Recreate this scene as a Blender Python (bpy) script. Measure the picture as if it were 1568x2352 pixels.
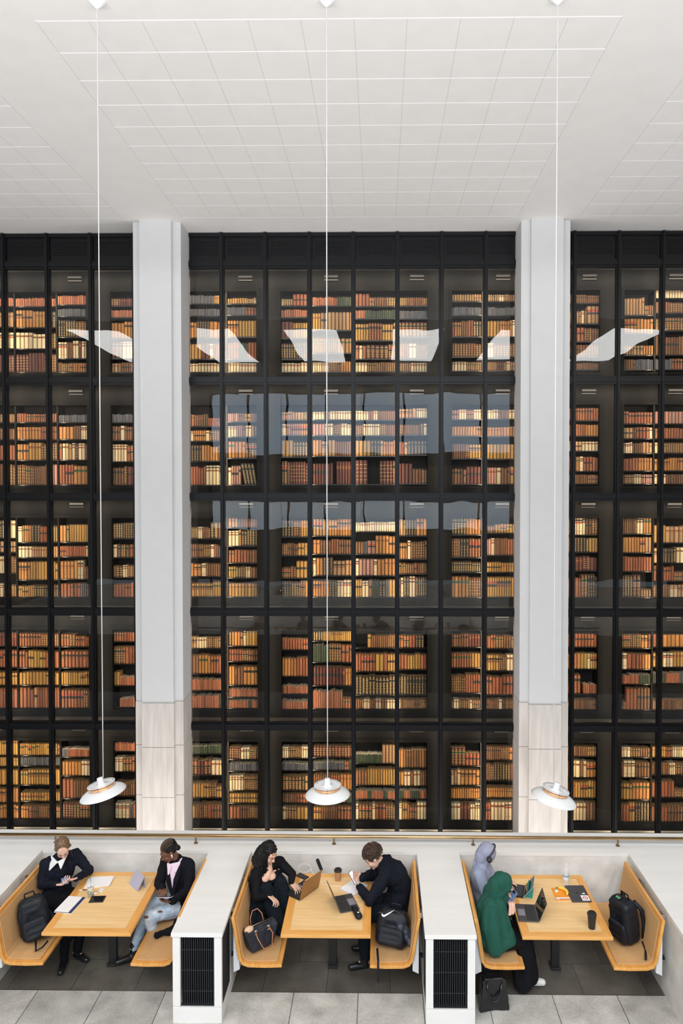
import bpy, bmesh, math, random
import numpy as np
from mathutils import Vector, Matrix, noise
random.seed(7)
R=math.radians
SC=bpy.context.scene; COL=SC.collection
for o in list(bpy.data.objects): bpy.data.objects.remove(o)
# ------------------------------------------------------------------ camera
cam=bpy.data.cameras.new('camera'); co=bpy.data.objects.new('camera',cam); COL.objects.link(co)
yaw,pit=R(.72),R(1.16)
fw=Vector((-math.sin(yaw)*math.cos(pit),math.cos(yaw)*math.cos(pit),-math.sin(pit)))
rt=Vector((math.cos(yaw),math.sin(yaw),0)); upv=rt.cross(fw)
m=Matrix((rt,upv,-fw)).transposed().to_4x4(); m.translation=Vector((0,0,5.4)); co.matrix_world=m
cam.sensor_width=36; cam.lens=1616*36/2352; cam.shift_x=-(852.6-784)/2352; cam.shift_y=-(1176-1141.6)/2352
cam.clip_start=.05; cam.clip_end=200
SC.camera=co
# ------------------------------------------------------------------ colour management, world, lights
SC.view_settings.view_transform='Standard'; SC.view_settings.look='None'; SC.view_settings.gamma=1
SC.view_settings.use_curve_mapping=False; SC.view_settings.exposure=0.18
cy=SC.cycles
try:
    cy.use_denoising=True; cy.denoiser='OPENIMAGEDENOISE'; cy.denoising_input_passes='RGB_ALBEDO_NORMAL'; cy.denoising_prefilter='ACCURATE'
    cy.max_bounces=8; cy.diffuse_bounces=4; cy.glossy_bounces=4; cy.transmission_bounces=6; cy.transparent_max_bounces=12
    cy.caustics_reflective=False; cy.caustics_refractive=False; cy.sample_clamp_indirect=6; cy.use_light_tree=True
except Exception as e: print(e)
W=bpy.data.worlds.new('sky'); SC.world=W; W.use_nodes=True
W.node_tree.nodes['Background'].inputs[0].default_value=(.80,.90,1,1); W.node_tree.nodes['Background'].inputs[1].default_value=1.0
def area(name,loc,rot,sx,sy,power,color=(1,1,1),spread=180):
    l=bpy.data.lights.new(name,'AREA'); l.shape='RECTANGLE'; l.size=sx; l.size_y=sy; l.energy=power; l.color=color; l.spread=R(spread)
    o=bpy.data.objects.new(name,l); COL.objects.link(o); o.location=loc; o.rotation_euler=rot; return o
SKYL=[-12.6,-7.8,-3.05,1.7,6.45,11.3]      # rooflights over the hall behind the viewer
SKY_RAD=11.2; WIN_RAD=3.0; UP_E=900
for x in SKYL: area('rooflight_daylight',(x,-5.2,12.1),(0,0,0),2.3,8.2,2.3*8.2*math.pi*SKY_RAD,(1,.995,.98))
area('window_daylight',(-.8,-5.9,8.4),(R(-90),0,R(180)),15.5,3.0,15.5*3.0*math.pi*WIN_RAD,(.62,.80,1))
MX=[-.565+.9235*k for k in range(-10,9)]   # mullion positions
area('window_daylight',(-.8,-5.9,3.75),(R(-90),0,R(180)),15.5,1.4,15.5*1.4*math.pi*WIN_RAD,(.72,.86,1))
area('ceiling_fill_low',(-.6,12.9,-4.0),(R(180),0,0),14,1.2,380,(1,.95,.91),120)  # added fill, unseen below the parapet, evens the ceiling near the tower
BOOK_E=42.0
for i,x in enumerate(MX):
    area('bookcase_fill_strip',(x,14.975,4.2),(R(90),0,0),.05,13.0,BOOK_E,(1,.80,.56))  # hidden strips added behind the mullions to light the books evenly
for x in (-8,-.6,7): area('ceiling_fill',(x,-1.2,5.7),(R(180),0,0),6.0,.5,UP_E,(1,.985,.965))  # added fill lamps out of view, brightening the ceiling
LEV=[7.551,5.102,2.656,.211,-2.235]        # gallery levels of the glass tower
for z in LEV: area('bookcase_fill_strip',(-.56,15.02,z+2.28),(R(35),0,0),17,.06,BOOK_E*1.6,(1,.82,.60))  # unseen strip added along the top of each tier, filling the shelves

# ------------------------------------------------------------------ materials
def nt(name):
    m=bpy.data.materials.new(name); m.use_nodes=True; n=m.node_tree; return m,n,n.nodes['Principled BSDF']
def mat(name,col,rough=.5,metal=0,noise_amt=0,nscale=20,bump=0,bscale=60,spec=.5,stretch=(1,1,1),col2=None,coat=0,emit=None,es=0,sheen=0):
    m,n,b=nt(name); N=n.nodes; L=n.links
    b.inputs['Base Color'].default_value=(*col,1); b.inputs['Roughness'].default_value=rough; b.inputs['Metallic'].default_value=metal
    b.inputs['Specular IOR Level'].default_value=spec
    if coat: b.inputs['Coat Weight'].default_value=coat
    if sheen: b.inputs['Sheen Weight'].default_value=sheen
    if emit: b.inputs['Emission Color'].default_value=(*emit,1); b.inputs['Emission Strength'].default_value=es
    if noise_amt or col2 or bump:
        tc=N.new('ShaderNodeTexCoord'); mp=N.new('ShaderNodeMapping'); mp.inputs['Scale'].default_value=stretch
        L.new(tc.outputs['Object'],mp.inputs[0])
    if noise_amt or col2:
        t=N.new('ShaderNodeTexNoise'); t.inputs['Scale'].default_value=nscale; t.inputs['Detail'].default_value=5
        L.new(mp.outputs[0],t.inputs['Vector'])
        cr=N.new('ShaderNodeValToRGB'); c2=col2 or tuple(max(0,c*(1-noise_amt)) for c in col); c1=col if col2 else tuple(min(1,c*(1+noise_amt*.5)) for c in col)
        cr.color_ramp.elements[0].position=.35; cr.color_ramp.elements[1].position=.65
        cr.color_ramp.elements[0].color=(*c2,1); cr.color_ramp.elements[1].color=(*c1,1)
        L.new(t.outputs['Fac'],cr.inputs[0]); L.new(cr.outputs[0],b.inputs['Base Color'])
    if bump:
        t2=N.new('ShaderNodeTexNoise'); t2.inputs['Scale'].default_value=bscale; t2.inputs['Detail'].default_value=4; L.new(mp.outputs[0],t2.inputs['Vector'])
        bp=N.new('ShaderNodeBump'); bp.inputs['Strength'].default_value=bump; bp.inputs['Distance'].default_value=.01
        L.new(t2.outputs['Fac'],bp.inputs['Height']); L.new(bp.outputs[0],b.inputs['Normal'])
    return m
M={}
M['ceiling']=mat('ceiling_paint',(.755,.742,.732),.9,noise_amt=.02,nscale=3,bump=.05,bscale=400)
M['hallwall']=mat('hall_panelling',(.13,.115,.10),.8)
M['grid']=mat('ceiling_grid_lit',(.95,.95,.95),.7)  # whiter than the ceiling: light caught along the lines, painted in
M['gridk']=mat('ceiling_joint',(.60,.59,.58),.8)
M['pillar']=mat('pillar_paint',(.76,.76,.765),.7,noise_amt=.015,nscale=4)
M['stone']=mat('travertine',(.74,.69,.645),.7,noise_amt=.12,nscale=3,bump=.1,bscale=80,stretch=(3,3,.4))
M['booth']=mat('limestone_side',(.78,.765,.735),.75,noise_amt=.16,nscale=3.5,bump=.2,bscale=60)
M['coping']=mat('limestone_top',(.86,.855,.84),.5,noise_amt=.03,nscale=2,stretch=(.4,3,1))
M['groove']=mat('coping_groove',(.42,.33,.28),.8)
M['bronze']=mat('dark_bronze',(.007,.0072,.009),.4,metal=.0,spec=.3)
M['case']=mat('bookcase_lacquer',(.0042,.0040,.0043),.65,spec=.15)
M['shelf']=mat('shelf_lacquer',(.012,.011,.010),.25,spec=.6)
M['inner']=mat('bookcase_back',(.010,.009,.009),.8)
M['grate']=mat('gallery_grating',(.05,.045,.04),.5)
M['brass']=mat('brass_rail',(.62,.42,.22),.28,metal=1,noise_amt=.15,nscale=4)
M['brassd']=mat('aged_brass',(.30,.22,.12),.4,metal=1)
M['white']=mat('white_enamel',(.86,.87,.88),.25)
M['copper']=mat('copper_reflector',(.85,.50,.28),.35,metal=.3)
M['chrome']=mat('chrome',(.8,.8,.82),.15,metal=1)
M['black']=mat('black_metal',(.018,.018,.02),.4)
M['blackp']=mat('black_plastic',(.02,.02,.022),.3)
M['vent']=mat('vent_slats',(.035,.038,.045),.4,metal=.3)
M['ventb']=mat('vent_void',(.006,.006,.008),.9)
M['uph']=mat('tan_upholstery',(.72,.44,.21),.85,col2=(.52,.295,.115),nscale=260,bump=.15,bscale=300)
M['fabw']=mat('white_panel',(.80,.82,.84),.5)
def wood(name,c1,c2,axis,scale=1.0):
    m,n,b=nt(name); N=n.nodes; L=n.links
    tc=N.new('ShaderNodeTexCoord'); mp=N.new('ShaderNodeMapping'); mp.inputs['Scale'].default_value=(2.5,30,10) if axis=='x' else (30,2.5,10)
    L.new(tc.outputs['Object'],mp.inputs[0]); t=N.new('ShaderNodeTexNoise'); t.inputs['Scale'].default_value=scale; t.inputs['Detail'].default_value=6
    L.new(mp.outputs[0],t.inputs['Vector']); cr=N.new('ShaderNodeValToRGB'); cr.color_ramp.elements[0].position=.3; cr.color_ramp.elements[1].position=.7
    cr.color_ramp.elements[0].color=(*c2,1); cr.color_ramp.elements[1].color=(*c1,1); L.new(t.outputs['Fac'],cr.inputs[0]); L.new(cr.outputs[0],b.inputs['Base Color'])
    b.inputs['Roughness'].default_value=.38; return m
M['oakx']=wood('oak_veneer',(.90,.64,.34),(.80,.52,.23),'x')
M['oake']=wood('oak_edging',(.84,.43,.12),(.70,.32,.07),'y')
M['oakf']=wood('oak_edging_front',(.86,.47,.15),(.74,.36,.09),'x')
def floor_mat():
    m,n,b=nt('stone_floor'); N=n.nodes; L=n.links
    tc=N.new('ShaderNodeTexCoord'); mp=N.new('ShaderNodeMapping'); mp.inputs['Location'].default_value=(.914+.68,-7.335+.96,0)
    L.new(tc.outputs['Object'],mp.inputs[0])
    br=N.new('ShaderNodeTexBrick'); br.offset=.5; br.inputs['Scale'].default_value=1; br.inputs['Brick Width'].default_value=.681; br.inputs['Row Height'].default_value=.482
    br.inputs['Mortar Size'].default_value=.004; br.inputs['Mortar'].default_value=(.10,.095,.085,1); br.inputs['Color1'].default_value=(.66,.64,.60,1); br.inputs['Color2'].default_value=(.50,.495,.47,1)
    L.new(mp.outputs[0],br.inputs['Vector'])
    t=N.new('ShaderNodeTexNoise'); t.inputs['Scale'].default_value=45; t.inputs['Detail'].default_value=10; t.inputs['Roughness'].default_value=.75; L.new(tc.outputs['Object'],t.inputs['Vector'])
    t2=N.new('ShaderNodeTexNoise'); t2.inputs['Scale'].default_value=4; t2.inputs['Detail'].default_value=4; L.new(tc.outputs['Object'],t2.inputs['Vector'])
    ad=N.new('ShaderNodeMath'); ad.operation='ADD'; L.new(t.outputs['Fac'],ad.inputs[0]); L.new(t2.outputs['Fac'],ad.inputs[1])
    mr=N.new('ShaderNodeMapRange'); mr.inputs[1].default_value=.7; mr.inputs[2].default_value=1.3; mr.inputs[3].default_value=.60; mr.inputs[4].default_value=1.22; L.new(ad.outputs[0],mr.inputs[0])
    mx=N.new('ShaderNodeMix'); mx.data_type='RGBA'; mx.blend_type='MULTIPLY'; mx.inputs[0].default_value=1
    L.new(br.outputs['Color'],mx.inputs[6]); L.new(mr.outputs[0],mx.inputs[7]); L.new(mx.outputs[2],b.inputs['Base Color'])
    b.inputs['Roughness'].default_value=.55
    return m
M['floor']=floor_mat()
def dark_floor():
    m=floor_mat(); m.name='dark_stone_floor'  # booth slabs coloured darker than the open floor
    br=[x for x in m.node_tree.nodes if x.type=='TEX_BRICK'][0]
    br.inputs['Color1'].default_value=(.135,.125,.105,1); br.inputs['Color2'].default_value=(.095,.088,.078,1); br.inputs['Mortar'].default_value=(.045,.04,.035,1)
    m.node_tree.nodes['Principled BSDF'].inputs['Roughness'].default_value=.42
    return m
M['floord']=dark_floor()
def glass_pane():
    m=bpy.data.materials.new('tower_glass'); m.use_nodes=True; n=m.node_tree; N=n.nodes; L=n.links; N.clear()
    out=N.new('ShaderNodeOutputMaterial'); mix=N.new('ShaderNodeMixShader'); tr=N.new('ShaderNodeBsdfTransparent'); gl=N.new('ShaderNodeBsdfGlossy')
    tr.inputs[0].default_value=(.95,.96,.96,1); gl.inputs['Roughness'].default_value=.0
    fr=N.new('ShaderNodeFresnel'); fr.inputs[0].default_value=1.40
    tc=N.new('ShaderNodeTexCoord'); t=N.new('ShaderNodeTexNoise'); t.inputs['Scale'].default_value=1.3; t.inputs['Detail'].default_value=1; L.new(tc.outputs['Object'],t.inputs['Vector'])
    bp=N.new('ShaderNodeBump'); bp.inputs['Strength'].default_value=.13; bp.inputs['Distance'].default_value=.02; L.new(t.outputs['Fac'],bp.inputs['Height']); L.new(bp.outputs[0],gl.inputs['Normal'])
    L.new(fr.outputs[0],mix.inputs[0]); L.new(tr.outputs[0],mix.inputs[1]); L.new(gl.outputs[0],mix.inputs[2]); L.new(mix.outputs[0],out.inputs[0]); return m
M['glass']=glass_pane()
def book_mat():
    m,n,b=nt('book_binding'); a=n.nodes.new('ShaderNodeAttribute'); a.attribute_name='bind'; n.links.new(a.outputs['Color'],b.inputs['Base Color']); b.inputs['Roughness'].default_value=.45; return m
M['book']=book_mat()
def clear(name,col=(1,1,1),rough=.05):
    m,n,b=nt(name); b.inputs['Base Color'].default_value=(*col,1); b.inputs['Roughness'].default_value=rough; b.inputs['Transmission Weight'].default_value=1; b.inputs['IOR'].default_value=1.25; return m
def thin_clear(name,fac):
    m,n,b=nt(name); b.inputs['Base Color'].default_value=(.9,.92,.93,1); b.inputs['Roughness'].default_value=.1; t=n.nodes.new('ShaderNodeBsdfTransparent'); x=n.nodes.new('ShaderNodeMixShader'); x.inputs[0].default_value=fac
    n.links.new(t.outputs[0],x.inputs[1]); n.links.new(b.outputs[0],x.inputs[2]); n.links.new(x.outputs[0],n.nodes['Material Output'].inputs[0]); return m
M['pet']=thin_clear('clear_plastic',.22)

# ------------------------------------------------------------------ mesh helpers
ORG={}
class MB:
    def __init__(s): s.v=[]; s.f=[]; s.M=None
    def add(s,vs,fs):
        o=len(s.v); s.v+= [tuple(s.M@Vector(v)) if s.M else tuple(v) for v in vs]; s.f+=[tuple(i+o for i in f) for f in fs]; return s
    def box(s,x0,x1,y0,y1,z0,z1):
        return s.add([(x0,y0,z0),(x1,y0,z0),(x1,y1,z0),(x0,y1,z0),(x0,y0,z1),(x1,y0,z1),(x1,y1,z1),(x0,y1,z1)],[(0,3,2,1),(4,5,6,7),(0,1,5,4),(1,2,6,5),(2,3,7,6),(3,0,4,7)])
    def tube(s,pts,r,n=10,cap=True):
        pts=[Vector(p) for p in pts]; rs=r if isinstance(r,(list,tuple)) else [r]*len(pts); vs=[];fs=[]; u=None
        for i,p in enumerate(pts):
            t=(pts[min(i+1,len(pts)-1)]-pts[max(i-1,0)]).normalized()
            if u is None: u=t.orthogonal().normalized()
            else:
                u=(u-t*u.dot(t)); u=u.normalized() if u.length>1e-6 else t.orthogonal().normalized()
            w=t.cross(u)
            for k in range(n):
                a=2*math.pi*k/n; vs.append(p+(u*math.cos(a)+w*math.sin(a))*rs[i])
        for i in range(len(pts)-1):
            for k in range(n): fs.append((i*n+k,i*n+(k+1)%n,(i+1)*n+(k+1)%n,(i+1)*n+k))
        if cap: fs.append(tuple(range(n))[::-1]); fs.append(tuple((len(pts)-1)*n+k for k in range(n)))
        return s.add(vs,fs)
    def lathe(s,prof,c=(0,0,0),n=32,capb=False,capt=False):
        vs=[];fs=[]
        for r,z in prof:
            for k in range(n): a=2*math.pi*k/n; vs.append((c[0]+r*math.cos(a),c[1]+r*math.sin(a),c[2]+z))
        for i in range(len(prof)-1):
            for k in range(n): fs.append((i*n+k,i*n+(k+1)%n,(i+1)*n+(k+1)%n,(i+1)*n+k))
        if capb: fs.append(tuple(range(n))[::-1])
        if capt: fs.append(tuple((len(prof)-1)*n+k for k in range(n)))
        return s.add(vs,fs)
    def prism(s,poly,h0,h1,axis='z'):
        n=len(poly)
        def P(a,b,h): return {'z':(a,b,h),'y':(a,h,b),'x':(h,a,b)}[axis]
        vs=[P(a,b,h0) for a,b in poly]+[P(a,b,h1) for a,b in poly]
        return s.add(vs,[tuple(range(n))[::-1],tuple(range(n,2*n))]+[(i,(i+1)%n,n+(i+1)%n,n+i) for i in range(n)])
    def ell(s,c,r,ax=None,n=12,k=8):
        c=Vector(c); r=(r,r,r) if not isinstance(r,(tuple,list)) else r; ax=ax or (Vector((1,0,0)),Vector((0,1,0)),Vector((0,0,1)))
        vs=[];fs=[]
        for i in range(1,k):
            th=math.pi*i/k
            for j in range(n):
                a=2*math.pi*j/n; vs.append(c+ax[0]*(r[0]*math.sin(th)*math.cos(a))+ax[1]*(r[1]*math.sin(th)*math.sin(a))+ax[2]*(r[2]*math.cos(th)))
        vs.append(c+ax[2]*r[2]); vs.append(c-ax[2]*r[2]); T=len(vs)-2;B=T+1
        for i in range(k-2):
            for j in range(n): fs.append((i*n+j,(i+1)*n+j,(i+1)*n+(j+1)%n,i*n+(j+1)%n))
        for j in range(n): fs.append((T,j,(j+1)%n)); fs.append((B,(k-2)*n+(j+1)%n,(k-2)*n+j))
        return s.add(vs,fs)
    def cap(s,a,ra,b,rb,n=10):
        a=Vector(a);b=Vector(b)
        if (b-a).length<1e-5: return s.ell(a,max(ra,rb),n=n)
        t=(b-a).normalized(); u=t.orthogonal().normalized(); w=t.cross(u); ax=(u,w,t)
        s.tube([a,b],[ra,rb],n); s.ell(a,(ra,ra,ra),ax,n,6); s.ell(b,(rb,rb,rb),ax,n,6); return s
    def build(s,name,m,parent=None,smooth=False,bevel=0,base=None,label=None):
        v=np.array(s.v,dtype=float).reshape(-1,3)
        if parent is not None: loc=ORG[parent.name]
        else: loc=Vector(base) if base is not None else Vector(((v[:,0].min()+v[:,0].max())/2,(v[:,1].min()+v[:,1].max())/2,v[:,2].min()))
        me=bpy.data.meshes.new(name); me.from_pydata([tuple(x) for x in (v-np.array(loc))],[],s.f); me.validate(); me.update()
        if m is not None: me.materials.append(M[m] if isinstance(m,str) else m)
        if smooth: me.shade_smooth()
        o=bpy.data.objects.new(name,me); COL.objects.link(o)
        if parent is not None: o.parent=parent
        else: o.location=loc
        ORG[o.name]=loc
        if bevel:
            bv=o.modifiers.new('edge','BEVEL'); bv.width=bevel; bv.segments=2; bv.limit_method='ANGLE'; bv.angle_limit=R(40)
        if label: o['label']=label
        return o
def tag(o,label,cat,group=None):
    o['label']=label; o['category']=cat
    if group: o['group']=group
    return o
def struct(o): o['kind']='structure'; return o
def empty(name,loc,label=None,cat=None,group=None):
    o=bpy.data.objects.new(name,None); COL.objects.link(o); o.location=loc; o.empty_display_size=.1; ORG[o.name]=Vector(loc)
    if label: tag(o,label,cat,group)
    return o
# ------------------------------------------------------------------ setting
CZ=10.66
struct(MB().box(-9,9,-7,7.335,-.3,0).build('floor','floor',base=(0,0,0)))
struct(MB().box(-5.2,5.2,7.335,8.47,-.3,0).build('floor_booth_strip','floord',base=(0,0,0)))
for nm,x0,x1 in (('floor_left',-16,-9),('floor_right',9,16)): struct(MB().box(x0,x1,-7,8.9,-.3,0).build(nm,'floor'))
struct(MB().box(-16,16,8.95,17,-4.6,-4.3).build('floor_lower','floor'))
struct(MB().box(-16,16,8.3,8.96,-1.7,-.85).build('wall_slab_edge','ceiling'))
struct(MB().box(-16,16,8.0,8.3,-4.6,-.31).build('wall_lower_hall','case')); struct(MB().box(-16,16,-9.3,8.0,-4.6,-4.5).build('floor_lower_hall','case'))
ce=struct(MB().box(-16,16,7.25,17,CZ,CZ+.3).build('ceiling','ceiling',base=(0,8,CZ)))
for x0,x1 in ((-11.81,-5.154),(-3.93,2.726),(3.938,10.6)):
    g=MB(); k=MB()
    for j in range(11): y=8.08+.5955*j; g.box(x0,x1,y-.009,y+.009,CZ-.0012,CZ+.01)
    for i in range(12): x=x0+(x1-x0)/11*i; k.box(x-.0045,x+.0045,8.08,8.08+5.955,CZ-.001,CZ+.01)
    g.build('ceiling_grid_strip','grid',ce); k.build('ceiling_tile_joint','gridk',ce)
# hall behind the viewer: back wall with a long window, taller roof with six rooflights
w=MB(); w.box(-16,16,-9.3,-9.0,0,12.5)
struct(w.build('wall_back','hallwall'))
struct(MB().box(-16.3,-16,-9.3,17,-4.6,12.5).build('wall_left','hallwall')); struct(MB().box(16,16.3,-9.3,17,-4.6,12.5).build('wall_right','hallwall'))
struct(MB().box(-16,16,6.95,7.25,CZ,12.5).build('wall_ceiling_step','ceiling'))
struct(MB().box(-16,16,-9.3,6.95,12.2,12.5).build('ceiling_high','hallwall'))
g=MB()
for i in range(9): x=-8.6+15.6/8*i; g.box(x-.05,x+.05,-5.98,-5.88,6.85,9.95)
g.box(-8.7,7.1,-5.98,-5.88,6.8,6.9); g.box(-8.7,7.1,-5.98,-5.88,9.9,10.0)
g.box(-8.7,7.1,-6.1,-5.98,6.3,6.8)
for i in range(9): x=-8.6+15.6/8*i; g.box(x-.05,x+.05,-5.98,-5.88,3.0,4.5)
g.box(-8.7,7.1,-5.98,-5.88,2.95,3.05); g.box(-8.7,7.1,-5.98,-5.88,4.45,4.6); g.box(-8.75,-8.65,-6.1,-5.98,0,10); g.box(7.05,7.15,-6.1,-5.98,0,10)
struct(g.build('window_4','bronze'))
# pillars with stone bases
for nm,a in (('left',(-5.0,-4.83,-4.19,-4.03)),('right',(2.831,3.007,3.643,3.812))):
    x0,x1,x2,x3=a
    p=MB(); p.box(x0,x3,14.27,14.94,.93,CZ); p.box(x1,x2,14.14,14.27,.93,CZ)
    o=struct(p.build('wall_pillar_'+nm,'pillar'))
    s=MB()
    for z0,z1 in ((.03,.925),(-1.0,.02),(-2.3,-1.01),(-4.3,-2.31)):
        s.box(x0-.006,x3+.006,14.262,14.94,z0,z1); s.box(x1-.006,x2+.006,14.132,14.262,z0,z1)
    for z0,z1 in ((-4.3,.02),):
        for xx in np.linspace(x1,x2,4)[1:-1]: s.box(xx-.004,xx+.004,14.128,14.135,z0,z1)
    s.build('stone_cladding','stone',o)
# glass tower frame and panes
ZB=-2.235; ZT=10.645
def bay(nm,xl,xr):
    f=MB(); ms=[x for x in MX if xl+.06<x<xr-.06]
    for x in ms: f.box(x-.048,x+.048,14.84,14.95,ZB,ZT); f.box(x-.022,x+.022,14.80,14.84,ZB,ZT)
    for z in LEV+[9.99]:
        f.box(xl,xr,14.845,14.945,z-.085,z+.085); f.box(xl,xr,14.825,14.845,z-.035,z+.05)
    f.box(xl,xr,14.845,14.945,ZT-.07,ZT); f.box(xl,xr,14.84,14.95,-4.3,ZB)
    o=struct(f.build(nm,'bronze',base=((xl+xr)/2,14.9,-4.3)))
    xs=[xl]+ms+[xr]
    for i in range(len(xs)-1):
        a=xs[i]+(.048 if i else 0); b=xs[i+1]-(.048 if i<len(xs)-2 else 0)
        for z in LEV:
            MB().box(a,b,14.875,14.885,z+.085,(z+2.446 if z<7 else 9.99)-.085).build('pane','glass',o)
        q=MB(); q.box(a,b,14.90,14.92,10.07,ZT-.07)
        for j in range(9): q.box(a+.06,b-.06,14.885,14.9,10.2+.035*j,10.215+.035*j)
        q.build('spandrel_panel','bronze',o)
    return o
bay('window_1',-9.2,-5.0); bay('window_2',-4.03,2.831); bay('window_3',3.812,7.6)
g=MB(); 
for z in LEV:
    g.box(-9.2,7.6,14.96,15.25,z-.02,z+.06)
g.box(-9.2,7.6,14.96,16.0,9.97,10.05)
o=struct(g.build('floor_gallery','grate',base=(0,15.1,-2.3)))
MB().box(-9.2,7.6,15.16,15.19,LEV[4]+.06,LEV[4]+.085).build('edge_strip',mat('pale_metal_strip',(.55,.5,.42),.4),o)
struct(MB().box(-9.3,7.7,15.72,15.8,-4.3,ZT).build('wall_core','inner'))
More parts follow.
